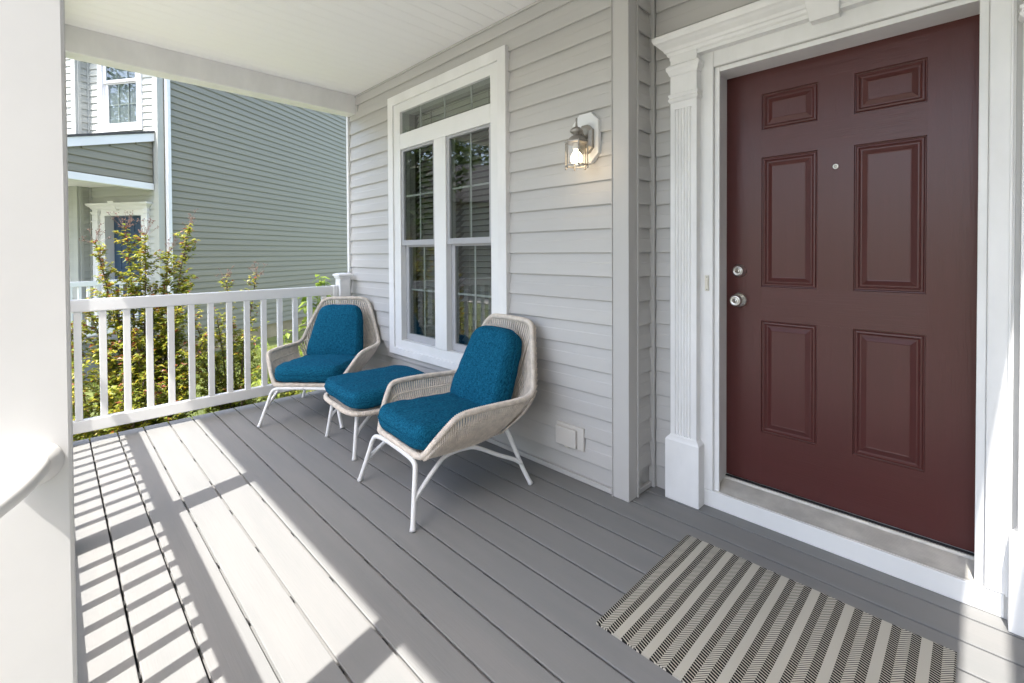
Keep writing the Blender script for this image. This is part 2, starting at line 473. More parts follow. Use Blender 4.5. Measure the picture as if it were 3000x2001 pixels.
# door wall and the short return between the two
YD = 2.272
wall = HB(); wall.box(-1.235, -0.93, YD, YD + 0.12, 0, 2.9); wall.box(0.03, 1.6, YD, YD + 0.12, 0, 2.9); wall.box(-0.93, 0.03, YD, YD + 0.12, 2.13, 2.9)
dwall = wall.build('door_wall', 'siding')
for z in sorted(zs):
    if z < 0: continue
    if z > 2.2: plank(-1.2, 1.5, YD, z, dwall)
    else: plank(-1.2, -1.09, YD, z, dwall); plank(0.2, 1.5, YD, z, dwall)
wall = HB(); wall.box(-1.36, -1.240, YW + 0.13, YD + 0.11, 0, 2.9)
rwall = wall.build('return_wall', 'siding')
rme = plank_mesh(0.145, 'y', 'siding')
for z in sorted(zs):
    if z >= 0: link('siding_plank', rme, rwall, loc=(-1.240 - HO.x, 2.106 - HO.y, z))
# corner trims
mb = HB(); mb.prism([(-1.322, 2.022), (-1.236, 2.022), (-1.222, 2.022), (-1.222, 2.108), (-1.236, 2.108), (-1.236, 2.042), (-1.322, 2.042)], 'z', 0.001, 2.705)
mb.build('corner_trim', 'trim_grey', bevel=0.002)
mb = HB(); mb.box(-1.318, -1.314, 2.016, 2.0215, 0.001, 2.705); mb.box(-1.2215, -1.214, 2.098, 2.108, 0.001, 2.705)
mb.build('trim_lip', 'trim_grey')
mb = HB(); mb.prism([(-1.2385, 2.2475), (-1.206, 2.2475), (-1.206, 2.2695), (-1.2385, 2.2695)], 'z', 0.001, 2.705); mb.build('inside_corner_trim', 'trim_grey', bevel=0.003)
mb = HB(); mb.box(-4.262, -4.226, 2.012, 2.17, -0.30, 2.56); mb.box(-4.25, -4.236, 2.17, 6.5, -0.3, 2.9); mb.build('corner_trim', 'white', bevel=0.002)
mb = HB(); mb.box(-4.20, -1.324, 2.0235, 2.0405, 0.004, 0.030); mb.box(-1.2385, -1.222, 2.11, 2.246, 0.004, 0.030); mb.build('starter_strip', 'trim_grey', bevel=0.002)
mb = HB(); mb.box(-4.22, -1.324, 2.024, 2.0405, 2.694, 2.7085); mb.box(-1.2, 0.29, 2.252, 2.268, 2.694, 2.7085); mb.build('frieze_trim', 'trim_grey', bevel=0.002)
# rooms behind the glass
mb = HB(); mb.box(-4.2, -1.0, 5.2, 5.3, -0.2, 2.9); mb.box(-4.2, -1.0, YW + 0.13, 5.2, -0.12, -0.02); mb.box(-4.2, -1.0, YW + 0.13, 5.2, 2.8, 2.9); mb.box(-4.3, -4.2, 2.1, 5.2, -0.2, 2.9); mb.box(-1.36, -1.26, 2.4, 5.2, -0.2, 2.8)
mb.build('room_shell', 'room')

# window -------------------------------------------------------------
win = HB()
X0, X1, Z0, Z1 = -3.473, -2.066, 0.421, 2.526
def ring(mb, ox0, ox1, oz0, oz1, ix0, ix1, iz0, iz1, yf, yb):
    o = [(ox0, oz0), (ox1, oz0), (ox1, oz1), (ox0, oz1)]; i = [(ix0, iz0), (ix1, iz0), (ix1, iz1), (ix0, iz1)]
    vs = [(x, yf, z) for x, z in o] + [(x, yf, z) for x, z in i] + [(x, yb, z) for x, z in o] + [(x, yb, z) for x, z in i]
    fs = []
    for j in range(4):
        k = (j + 1) % 4
        fs += [(j, k, 4 + k, 4 + j), (8 + j, 12 + j, 12 + k, 8 + k), (j, 8 + j, 8 + k, k), (4 + j, 4 + k, 12 + k, 12 + j)]
    return mb.add(vs, fs)
ring(win, X0, X1, Z0, Z1, X0 + 0.075, X1 - 0.075, Z0 + 0.055, Z1 - 0.075, 1.998, 2.10)
window = win.build('window', 'white_paint', bevel=0.003)
def wpart(name, mb, mat, bevel=0.0, **k): return mb.build(name, mat, parent=window, bevel=bevel, **k)
ax0, ax1, az0, az1 = X0 + 0.0755, X1 - 0.0755, Z0 + 0.0555, Z1 - 0.0755
mb = HB(); ring(mb, ax0, ax1, az0, az1, -3.302, -2.217, 0.543, 2.381, 2.010, 2.10); wpart('window_frame', mb, 'white', 0.002)
mb = HB(); mb.box(-3.3015, -2.2175, 2.010, 2.10, 2.081, 2.204); wpart('transom_bar', mb, 'white', 0.003)
mb = HB(); mb.box(-2.838, -2.697, 2.010, 2.10, 0.5435, 2.0805); wpart('mullion', mb, 'white', 0.003)
def sash(x0, x1, z0, z1, y, ww, bot, top, mv, mh):
    mb = HB(); ring(mb, x0, x1, z0, z1, x0 + ww, x1 - ww, z0 + bot, z1 - top, y - 0.012, y + 0.02); wpart('sash', mb, 'grey_vinyl', 0.002)
    mb = HB(); mb.box(x0 + ww - 0.004, x1 - ww + 0.004, y, y + 0.004, z0 + bot - 0.004, z1 - top + 0.004); wpart('pane', mb, 'window_glass')
    if mv:
        for m in mv:
            mb = HB(); mb.box(m - 0.0068, m + 0.0068, y + 0.007, y + 0.012, z0 + bot, z1 - top); wpart('muntin', mb, 'muntin')
    if mh:
        mb = HB(); mb.box(x0 + ww, x1 - ww, y + 0.0125, y + 0.0165, mh - 0.0068, mh + 0.0068); wpart('muntin', mb, 'muntin')
for x0, x1 in ((-3.3015, -2.8385), (-2.6965, -2.2175)):
    xm = (x0 + x1) / 2
    sash(x0, x1, 1.309, 2.080, 2.034, 0.028, 0.042, 0.018, [xm + 0.005], 1.705)
    sash(x0 + 0.001, x1 - 0.001, 0.5445, 1.316, 2.068, 0.042, 0.052, 0.02, [xm + 0.005], 0.953)
mb = HB(); mb.box(-3.3, -2.2185, 2.034, 2.038, 2.2045, 2.3805); wpart('pane', mb, 'window_glass')
for m in (-3.052, -2.745, -2.443):
    mb = HB(); mb.box(m - 0.008, m + 0.008, 2.042, 2.048, 2.205, 2.38); wpart('muntin', mb, 'muntin')
# blinds inside
def blind(x0, x1, z0, z1, label, mat='blind', tilt=0.0):
    t = tag(empty('window_blind', ((x0 + x1) / 2, 2.20, z0)), label, 'blind', 'slatted blinds behind the window')
    mb = MB(); L = (x1 - x0) / 2
    mb.add([(-L, -0.022, -0.009), (L, -0.022, -0.009), (L, 0.022, 0.009), (-L, 0.022, 0.009), (-L, -0.022, -0.006), (L, -0.022, -0.006), (L, 0.022, 0.012), (-L, 0.022, 0.012)],
           [(3, 2, 1, 0), (4, 5, 6, 7), (0, 1, 5, 4), (1, 2, 6, 5), (2, 3, 7, 6), (3, 0, 4, 7)])
    me = mb.mesh('slat', mat)
    n = int((z1 - z0) / 0.043)
    for i in range(n): link('slat', me, t, loc=(0, 0, 0.03 + i * 0.043)).rotation_euler = (tilt, 0, 0)
    mb = MB(); mb.box(-L, L, -0.025, 0.025, z1 - z0 - 0.03, z1 - z0); mb.build('head_rail', 'blind', t)
    mb = MB(); mb.box(-L, L, -0.022, 0.022, 0, 0.015); mb.build('bottom_rail', 'blind', t)
    mb = MB(); mb.box(-L * 0.6 - .003, -L * 0.6 + .003, -0.027, -0.025, 0, z1 - z0); mb.box(L * 0.6 - .003, L * 0.6 + .003, -0.027, -0.025, 0, z1 - z0); mb.build('ladder_tape', 'blind', t)
blind(-3.33, -2.79, 0.53, 2.10, 'slatted blind behind the left pane of the tall window', tilt=R(24))
blind(-2.74, -2.18, 0.53, 2.10, 'slatted blind behind the right pane of the tall window', tilt=R(24))
blind(-3.33, -2.18, 2.16, 2.42, 'short slatted blind behind the narrow top pane', 'blind_pale', R(48))

# door ----------------------------------------------------------------
YF = 2.43
DXa, DXb, DZa, DZb = -0.913, 0.014, 0.118, 2.118
cols = [(-0.744, -0.514), (-0.382, -0.150)]
rows = [(0.372, 0.914), (1.0755, 1.696), (1.828, 1.998)]
mb = HB()
mb.box(DXa, cols[0][0], YF, YF + 0.04, DZa, DZb); mb.box(cols[1][1], DXb, YF, YF + 0.04, DZa, DZb)
zz = [DZa] + [z for r in rows for z in r] + [DZb]
for i in range(0, 8, 2): mb.box(cols[0][0], cols[1][1], YF + 0.0003, YF + 0.04, zz[i], zz[i + 1], 1)
for r in rows: mb.box(cols[0][1], cols[1][0], YF + 0.0001, YF + 0.04, r[0], r[1])
door = mb.build('front_door', ['maroon', 'maroon_rail'])
tag(door, 'maroon six-panel front door')
def door_panel(x0, x1, z0, z1, k, parent, B, mat='maroon'):
    pr = [(0, 0), (0.0025, 0.006), (0.0055, 0.0065), (0.009, 0.0025), (0.015, 0.0018), (0.019, 0.006), (0.023, 0.0085), (0.027, 0.0085), (0.046, 0.0008), (0.049, 0.0014)]
    vs = []; fs = []
    for o, d in pr: vs += [(x0 + o, k + d, z0 + o), (x1 - o, k + d, z0 + o), (x1 - o, k + d, z1 - o), (x0 + o, k + d, z1 - o)]
    for i in range(len(pr) - 1):
        for j in range(4): a = 4 * i + j; b = 4 * i + (j + 1) % 4; fs.append((a, b, b + 4, a + 4))
    q = 4 * (len(pr) - 1); fs.append((q, q + 1, q + 2, q + 3))
    mb = B(); mb.add(vs, fs)
    return mb.build('door_panel', mat, parent=parent)
for cx in cols:
    for r in rows: door_panel(cx[0], cx[1], r[0], r[1], YF, door, HB)
def knob(x, z, dead):
    mb = HB()
    if dead: mb.lathe([(0.033, 0), (0.033, -0.004), (0.030, -0.010), (0.024, -0.022), (0.023, -0.026), (0.019, -0.027), (0.019, -0.025), (0.011, -0.025), (0.010, -0.029)], (x, YF - 0.0005, z), 'y', 28)
    else: mb.lathe([(0.035, 0), (0.035, -0.004), (0.030, -0.011), (0.016, -0.016), (0.013, -0.030), (0.020, -0.036), (0.027, -0.044), (0.0275, -0.055), (0.024, -0.063), (0.018, -0.065), (0.017, -0.063), (0.010, -0.063), (0.009, -0.066)], (x, YF - 0.0005, z), 'y', 28)
    o = mb.build('deadbolt' if dead else 'door_knob', 'nickel', parent=door, smooth=True)
    yy = YF - (0.0305 if dead else 0.0675)
    mb = HB(); mb.box(x - 0.0016, x + 0.0016, yy - 0.0006, yy + 0.002, z - 0.006, z + 0.006); mb.build('keyhole', 'dark', parent=door)
knob(-0.843, 1.150, True); knob(-0.843, 1.006, False)
mb = HB(); mb.lathe([(0.0115, 0), (0.0115, -0.002), (0.009, -0.0035), (0.0055, -0.003), (0.005, -0.001)], (-0.447, YF - 0.0005, 1.614), 'y', 24); mb.build('peephole', 'nickel', parent=door, smooth=True)
# surround
mb = HB()
JX0, JX1, JZ = -0.906, 0.012, 2.112
ring(mb, JX0 - 0.08, JX1 + 0.08, -0.2, JZ + 0.06, JX0, JX1, -0.1, JZ, 2.300, YF + 0.06)
mb.v = [(x, y, max(z, 0.082)) for x, y, z in mb.v]
sur = mb.build('door_surround', 'white_paint', bevel=0.002)
def spart(name, mb, mat='white_paint', bevel=0.002, **k): return mb.build(name, mat, parent=sur, bevel=bevel, **k)
# inner stop and face casing, left/right/top
for x0, x1 in ((-0.909, -0.884), (-0.012 + 0.0, 0.018)):
    pass
mb = HB(); mb.box(-0.909, -0.886, 2.284, 2.2995, 0.0825, 2.1315); mb.box(-0.008, 0.016, 2.284, 2.2995, 0.0825, 2.1315); mb.box(-0.8855, -0.0085, 2.284, 2.2995, 2.108, 2.1315); spart('brick_mould', mb)
mb = HB(); mb.box(-0.975, -0.9095, 2.266, 2.2995, 0.0825, 2.24); mb.box(0.0165, 0.080, 2.266, 2.2995, 0.0825, 2.24); mb.box(-0.909, 0.016, 2.266, 2.2995, 2.132, 2.24); spart('casing', mb, bevel=0.004)
mb = HB(); mb.box(-0.975, -0.9695, 2.258, 2.2655, 0.0825, 2.19); mb.box(0.066, 0.0735, 2.258, 2.2655, 0.0825, 2.19); spart('casing_bead', mb)
def pilaster(x0, x1):
    n = 6; ww = x1 - x0; fx = ww * 0.16; fl = (ww - 2 * fx) / n
    pr = [(x1, YD - 0.002), (x0, YD - 0.002), (x0, 2.222)]
    for i in range(n):
        a = x0 + fx + i * fl
        pr += [(a + fl * 0.12, 2.222), (a + fl * 0.25, 2.2275), (a + fl * 0.5, 2.2295), (a + fl * 0.75, 2.2275), (a + fl * 0.88, 2.222)]
    pr += [(x1, 2.222)]
    mb = HB(); mb.prism(pr, 'z', 0.30, 1.955)
    mb.box(x0, x1, 2.2215, YD - 0.0025, 1.955, 2.23)
    o = spart('pilaster', mb, bevel=0.0)
    mb = HB(); mb.stack(x0, x1, 2.2215, YD, [(1.990, 0.001), (1.994, 0.006), (2.003, 0.010), (2.012, 0.006), (2.016, 0.004), (2.022, 0.008), (2.030, 0.009), (2.034, 0.001)]); spart('astragal', mb, bevel=0)
    mb = HB(); mb.stack(x0, x1, 2.2215, YD, [(2.122, 0.001), (2.128, 0.006), (2.14, 0.010), (2.150, 0.016), (2.165, 0.018), (2.172, 0.012), (2.18, 0.001)]); spart('capital', mb, bevel=0)
    mb = HB(); mb.stack(x0, x1, 2.2215, YD, [(0.001, 0.020), (0.300, 0.020), (0.310, 0.014), (0.320, 0.004), (0.328, 0.001)]); spart('plinth_block', mb, bevel=0.002)
pilaster(-1.103, -0.970); pilaster(0.092, 0.225)
mb = HB(); mb.box(-1.112, 0.234, 2.228, YD - 0.001, 2.205, 2.262); spart('frieze', mb)
mb = HB(); mb.stack(-1.112, 0.234, 2.2275, YD, [(2.222, 0.002), (2.228, 0.008), (2.240, 0.012), (2.244, 0.018), (2.256, 0.024), (2.272, 0.040), (2.282, 0.048), (2.288, 0.056), (2.300, 0.062), (2.306, 0.064), (2.318, 0.064)]); spart('cornice', mb, bevel=0.001)
mb = HB(); vs = []
for z, hw_, yf in ((2.186, 0.050, 2.222), (2.305, 0.066, 2.150), (2.345, 0.069, 2.148)): vs += [(-0.451 - hw_, yf, z), (-0.451 + hw_, yf, z), (-0.451 + hw_, YD, z), (-0.451 - hw_, YD, z)]
mb.add(vs, [(3, 2, 1, 0), (8, 9, 10, 11)] + [(4 * i + j, 4 * i + (j + 1) % 4, 4 * i + 4 + (j + 1) % 4, 4 * i + 4 + j) for i in range(2) for j in range(4)]); spart('keystone', mb)
# threshold: white riser, ribbed metal sill, rubber sweep
mb = HB(); mb.box(-0.958, 0.064, 2.268, 2.33, 0.001, 0.0815); spart('riser_board', mb, 'white', 0.003)
mb = HB()
pr = [(2.292, 0.070), (2.281, 0.070), (2.281, 0.0835)]
y = 2.281; z = 0.0835
n = 14
for i in range(n):
    a = 2.288 + (2.398 - 2.288) * i / n; h = 0.084 + 0.021 * i / n
    pr += [(a, h), (a + 0.005, h + 0.0018), (a + 0.0062, h + 0.0002)]
pr += [(2.398, 0.106), (2.404, 0.1135), (2.412, 0.1135), (2.413, 0.107), (2.46, 0.107), (2.46, 0.07)]
mb.prism(pr, 'x', -0.905, 0.011); spart('sill', mb, 'aluminium', 0)
mb = HB(); mb.box(-0.905, 0.011, 2.4135, 2.429, 0.1075, 0.116); spart('door_sweep', mb, 'dark', 0)

# porch roof, ceiling and beams ----------------------------------------
RX1 = 0.296
ce = HB(); ce.box(-4.10, RX1 - 0.02, -0.02, 2.40, CEIL + 0.012, CEIL + 0.05)
ceil = ce.build('porch_ceiling', 'ceiling')
SB = 0.1016
cme = MB(); cme.prism([(0.0005, 0.010), (SB - 0.0005, 0.010), (SB - 0.0005, 0.0016), (SB - 0.0028, 0), (0.0028, 0), (0.0005, 0.0016)], 'y', 0, 2.285)
cme = cme.mesh('soffit_board', 'ceiling')
for i in range(43): link('soffit_board', cme, ceil, loc=(-4.098 + SB * i - HO.x, -0.018 - HO.y, CEIL))
mb = HB(); mb.box(-4.245, -4.10, -0.13, 2.046, 2.540, 2.86); mb.build('side_beam', 'white_paint', bevel=0.006)
mb = HB(); mb.box(-4.245, RX1 - 0.02, -0.13, -0.02, 2.541, 2.86); mb.build('front_beam', 'white_paint', bevel=0.006)
mb = HB(); mb.box(-4.0985, -4.062, 2.028, 2.0395, 2.555, 2.668); mb.build('beam_flashing', 'trim_grey', bevel=0.002)
mb = HB(); mb.box(-4.33, RX1, -0.31, -0.1315, 2.64, 2.66); mb.box(-4.33, RX1, -0.33, -0.31, 2.62, 2.80); mb.box(-4.33, -4.246, -0.31, 2.0, 2.64, 2.66); mb.build('eave_soffit', 'white')
mb = HB(); pr = [(-0.331, 2.80), (-0.331, 2.635), (-0.415, 2.635), (-0.440, 2.68), (-0.447, 2.79), (-0.437, 2.79), (-0.430, 2.685), (-0.408, 2.645), (-0.341, 2.645), (-0.341, 2.80)]
mb.prism(pr, 'x', -4.35, RX1); mb.build('gutter', 'white')
mb = HB(); mb.prism([(-0.36, 2.80), (2.25, 3.62), (2.25, 3.66), (-0.36, 2.84)], 'x', -4.36, RX1); mb.build('porch_roof', 'shingle')
mb = HB(); mb.prism([(-0.13, 2.86), (2.25, 2.86), (2.25, 3.60)], 'x', -4.24, -4.12); mb.build('roof_gable', 'siding')
mb = HB(); mb.box(-4.235, 6.0, YD + 0.13, 9.5, 2.91, 6.0); mb.box(-4.235, 6.0, 2.165, 2.3, 2.91, 6.0); mb.build('upper_storey', 'siding')
mb = HB(); mb.prism([(1.7, 5.9), (6, 8.3), (10.2, 5.9), (10.2, 6.05), (6, 8.5), (1.7, 6.05)], 'x', -4.6, 6.3); mb.build('roof', 'shingle')
mb = HB(); mb.box(0.394, 4.2, -0.40, 2.25, 2.712, 2.86); mb.build('sun_patch_edge_slab', 'ceiling')  # unseen slab added so its edge ends the sun patch by the door

mb = HB(); mb.box(1.45, 1.57, -0.1, 2.26, 0.001, 2.70); pw = mb.build('light_block_wall', 'siding')  # unseen wall, added to cut light on the right jamb and near post
mb = HB(); mb.box(1.70, 8.0, -6.2, 2.15, GROUND, 6.6); mb.build('sky_block_wing', 'siding')  # unseen block added to keep sky light off the near post
mb = HB(); mb.prism([(1.42, 6.55), (8.3, 6.55), (4.9, 9.0)], 'y', -6.5, 3.0); mb.build('sky_block_roof', 'shingle')  # roof of the added sky-blocking wing, also out of view
# ------------------------------------------------------------------ porch posts, railings, handrail
def porch_post(xc, yc, label, wd=0.12):
    t = tag(empty('porch_post', (xc, yc, 0)), label, 'post', 'posts along the front of the porch')
    h = wd / 2
    mb = MB(); mb.box(-h, h, -h, h, 0.001, 2.5405); mb.build('post_sleeve', 'white', t, bevel=0.006)
    mb = MB(); mb.stack(-h - .0005, h + .0005, -h - .0005, h + .0005, [(0.001, 0.016), (0.03, 0.016), (0.042, 0.006), (0.048, 0.001)], ey1=1); mb.build('base_trim', 'white', t)
    mb = MB(); mb.stack(-h - .0005, h + .0005, -h - .0005, h + .0005, [(2.49, 0.001), (2.496, 0.006), (2.508, 0.016), (2.540, 0.016)], ey1=1); mb.build('top_trim', 'white', t)
    return t
YPC = -0.037
porch_post(-1.16, YPC, 'white porch post filling the left edge of the view')
porch_post(-2.67, YPC, 'white porch post midway along the front railing')
porch_post(-4.17, YPC, 'white porch post at the front corner of the porch')
def railing(o, rz, L, nb, label, rail_w=0.046, first=None, pitch=None):
    """rail runs along local +x from o"""
    t = tag(empty('porch_railing', o, rz), label, 'railing', 'white porch railings')
    h = rail_w / 2
    mb = MB(); mb.box(0, L, -h, h, 0.870, 0.953); mb.build('top_rail', 'white', t, bevel=0.006)
    mb = MB(); mb.box(0, L, -h, h, 0.075, 0.157); mb.build('bottom_rail', 'white', t, bevel=0.006)
    me = MB(); me.box(-0.019, 0.019, -0.017, 0.017, 0.1575, 0.8695); me = me.mesh('baluster', 'white')
    p = pitch or L / (nb + 1); f = first if first is not None else p
    for i in range(nb): link('baluster', me, t, loc=(f + i * p, 0, 0), bevel=0.002)
    return t
# side railing, along +y at the left end
t = railing((-4.173, 0.024, 0), R(90), 1.842, 14, 'white side railing beside the shrubs at the left end of the porch', first=0.0942, pitch=0.1250)
mb = MB(); mb.box(1.798, 1.838, -0.034, 0.034, 0.855, 0.958); mb.build('rail_bracket', 'white', t, bevel=0.006)
railing((-4.109, YPC + 0.007, 0), 0, 1.378, 9, 'white front railing between the corner post and the middle post')
railing((-2.609, YPC + 0.007, 0), 0, 1.388, 9, 'white front railing between the middle post and the near post')
t = tag(empty('newel_post', (-4.157, 1.917, 0)), 'short white capped railing post against the grey wall', 'post')
mb = MB(); mb.box(-0.049, 0.049, -0.049, 0.049, 0.001, 1.02); mb.build('post_sleeve', 'white', t, bevel=0.004)
mb = MB(); mb.stack(-0.049, 0.049, -0.049, 0.049, [(1.018, 0.002), (1.024, 0.008), (1.034, 0.010), (1.040, 0.018), (1.052, 0.019), (1.058, 0.014), (1.066, -0.005), (1.071, -0.044)], ey1=1); mb.build('post_cap', 'white', t)
t = tag(empty('stair_handrail', (-1.1, -0.03, 0.9)), 'white rounded stair handrail fixed to the near porch post', 'handrail')
mb = MB(); mb.tube(smooth_path([(0.002, 0.006, 0.0), (0.035, 0.004, 0.0), (0.075, -0.018, -0.012), (0.095, -0.07, -0.045), (0.10, -0.18, -0.125), (0.10, -0.55, -0.41), (0.10, -0.95, -0.72)], 8), 0.0195, 14); mb.build('rail_tube', 'white', t, smooth=True)
mb = MB(); mb.lathe([(0.036, 0.0005), (0.036, 0.004), (0.031, 0.009), (0.024, 0.013), (0.0205, 0.02)], (0, 0.006, 0), 'x', 24); mb.build('rosette', 'white', t, smooth=True)
mb = MB(); mb.box(0.06, 0.14, -1.02, -0.94, GROUND - 0.9, -0.66); mb.build('foot_post', 'white', t, bevel=0.004)

# ------------------------------------------------------------------ wall lamp
LX, LY = -1.447, 1.90
lamp = tag(empty('wall_lamp', (-1.472, 2.028, 1.845)), 'lit pewter carriage lantern on white octagonal plate beside the window', 'lamp')
class LB(MB):
    def build(s, name, mats, parent=None, **k):
        s.v = [(x + 1.472, y - 2.028, z - 1.845) for x, y, z in s.v]
        return MB.build(s, name, mats, parent or lamp, **k)
def octo(mb, xc, zc, hx, hz, ch, y0, y1, ins=0.0):
    def o(q): 
        a, b = hx - q, hz - q; cc = ch - q * 0.4
        return [(xc - a + cc, zc - b), (xc + a - cc, zc - b), (xc + a, zc - b + cc), (xc + a, zc + b - cc), (xc + a - cc, zc + b), (xc - a + cc, zc + b), (xc - a, zc + b - cc), (xc - a, zc - b + cc)]
    A = [(x, y1, z) for x, z in o(0)]; B = [(x, y0 + ins * 0.6, z) for x, z in o(0)]; D = [(x, y0, z) for x, z in o(ins)]
    fs = []
    for r in (0, 8):
        for j in range(8): fs.append((r + j, r + (j + 1) % 8, r + 8 + (j + 1) % 8, r + 8 + j))
    fs += [tuple(range(7, -1, -1)), tuple(range(16, 24))]
    mb.add(A + B + D, fs)
mb = LB(); octo(mb, -1.472, 1.845, 0.083, 0.131, 0.047, 2.006, 2.034, 0.003); mb.build('mounting_plate', 'white')
mb = LB(); octo(mb, -1.458, 1.835, 0.045, 0.073, 0.026, 1.975, 2.006, 0.016); mb.build('back_plate', 'pewter')
mb = LB(); mb.tube(smooth_path([(-1.455, 1.976, 1.83), (-1.452, 1.955, 1.845), (-1.449, 1.93, 1.863), (LX, 1.905, 1.866)], 5), lambda i: 0.016 - 0.0005 * i, 10); mb.build('arm', 'pewter', smooth=True)
mb = LB(); mb.lathe([(0.004, 1.926), (0.0055, 1.92), (0.0045, 1.905), (0.0055, 1.89), (0.007, 1.882), (0.018, 1.878), (0.030, 1.868), (0.034, 1.861), (0.032, 1.855), (0.022, 1.846), (0.017, 1.843), (0.017, 1.839), (0.027, 1.834), (0.038, 1.824), (0.044, 1.813), (0.046, 1.808), (0.0535, 1.806), (0.0535, 1.800), (0.045, 1.798)][::-1], (LX, LY, 0), 'z', 24)
mb.build('lantern_cap', 'pewter', smooth=True)
RH = 0.058
hexp = [(LX + RH * math.cos(R(60 * j + 18)), LY + RH * math.sin(R(60 * j + 18))) for j in range(6)]
for zc, hh in ((1.803, 0.005), (1.686, 0.004)):
    mb = LB(); mb.tube([(a[0], a[1], zc) for a in hexp], hh * 0.9, 6, closed=True); mb.build('lantern_ring', 'pewter')
for j in range(6):
    a = hexp[j]
    mb = LB(); mb.tube([(a[0], a[1], 1.674), (a[0], a[1], 1.812)], 0.0038, 6); mb.lathe([(0.001, 1.668), (0.0055, 1.672), (0.0055, 1.677), (0.002, 1.681)], (a[0], a[1], 0), 'z', 8); mb.build('cage_bar', 'pewter')
    b = hexp[(j + 1) % 6]
    mb = LB(); mb.add([(a[0], a[1], 1.689), (b[0], b[1], 1.689), (b[0], b[1], 1.799), (a[0], a[1], 1.799)], [(0, 1, 2, 3)]); mb.build('glass_pane', 'lamp_glass', fix=False)
mb = LB(); mb.lathe([(0.016, 1.798), (0.016, 1.770), (0.012, 1.768)], (LX, LY, 0), 'z', 16); mb.build('socket', 'cream_plastic')
mb = LB(); mb.lathe([(0.012, 1.768), (0.015, 1.757), (0.024, 1.743), (0.030, 1.728), (0.031, 1.718), (0.027, 1.704), (0.017, 1.695), (0.003, 1.692)][::-1], (LX, LY, 0), 'z', 20); mb.build('light_bulb', 'bulb', smooth=True)
pl = bpy.data.lights.new('lamp_light', 'POINT'); pl.energy = 0.04; pl.color = (1.0, 0.72, 0.42); pl.shadow_soft_size = 0.031
plo = bpy.data.objects.new('lamp_light', pl); COL.objects.link(plo); plo.parent = lamp; plo.location = (LX + 1.472, LY - 2.028, 1.655 - 1.845)

# weatherproof socket cover
oc = tag(empty('outlet_cover', (-1.59, 2.03, 0.234)), 'weatherproof outlet cover low on the grey siding', 'outlet')
mb = MB(); mb.box(-0.094, 0.094, -0.012, 0.004, -0.062, 0.062); mb.build('cover_plate', 'vent_plastic', oc, bevel=0.003)
mb = MB(); mb.box(-0.088, 0.052, -0.030, -0.0125, -0.056, 0.045); mb.build('cover_lid', 'vent_plastic', oc, bevel=0.005)
mb = MB(); mb.box(-0.03, 0.0, -0.022, -0.012, -0.066, -0.0565); mb.build('latch', 'cream_plastic', oc, bevel=0.002)
# doorbell
db = tag(empty('doorbell', (-0.936, 2.2655, 1.093)), 'narrow cream doorbell button on the white door casing', 'doorbell')
mb = MB(); mb.box(-0.0095, 0.0095, -0.009, 0, -0.038, 0.038); mb.build('button_plate', 'cream_plastic', db, bevel=0.003)
mb = MB(); mb.lathe([(0.0022, -0.0095), (0.0022, -0.0085)], (0.002, 0, 0.030), 'y', 10); mb.lathe([(0.0022, -0.0095), (0.0022, -0.0085)], (0.002, 0, -0.030), 'y', 10); mb.build('screw', 'dark', db)
mb = MB(); mb.box(-0.006, 0.006, -0.0125, -0.0092, -0.014, 0.014); mb.build('push_button', 'cream_plastic', db, bevel=0.002)

# ------------------------------------------------------------------ doormat
MX0, MX1, MY0, MY1 = -0.898, -0.043, 1.279, 1.966
mb = MB(); nx, ny = 40, 30
vs = []; fs = []
for j in range(ny + 1):
    for i in range(nx + 1):
        x = (MX1 - MX0) * i / nx; y = (MY1 - MY0) * j / ny
        z = 0.0065 + 0.0007 * math.sin(x * 19 + y * 7) + 0.0006 * math.sin(y * 23 - x * 5)
        vs.append((x, y, z))
q = nx + 1
fs = [(j * q + i, j * q + i + 1, (j + 1) * q + i + 1, (j + 1) * q + i) for j in range(ny) for i in range(nx)]
mb.add(vs, fs)
edge = [i for i in range(q)] + [j * q + nx for j in range(1, ny + 1)] + [ny * q + i for i in range(nx - 1, -1, -1)] + [j * q for j in range(ny - 1, 0, -1)]
low = [(vs[e][0], vs[e][1], 0.0008) for e in edge]; n = len(edge)
mb2 = vs + low
mb = MB(); mb.add(mb2, fs + [(edge[i], len(vs) + i, len(vs) + (i + 1) % n, edge[(i + 1) % n]) for i in range(n)] + [tuple(len(vs) + i for i in range(n))])
mo = mb.build('doormat', 'mat_weave', smooth=False); mo.location = (MX0, MY0, 0.0005)
tag(mo, 'black and beige striped woven doormat in front of the door', 'doormat')

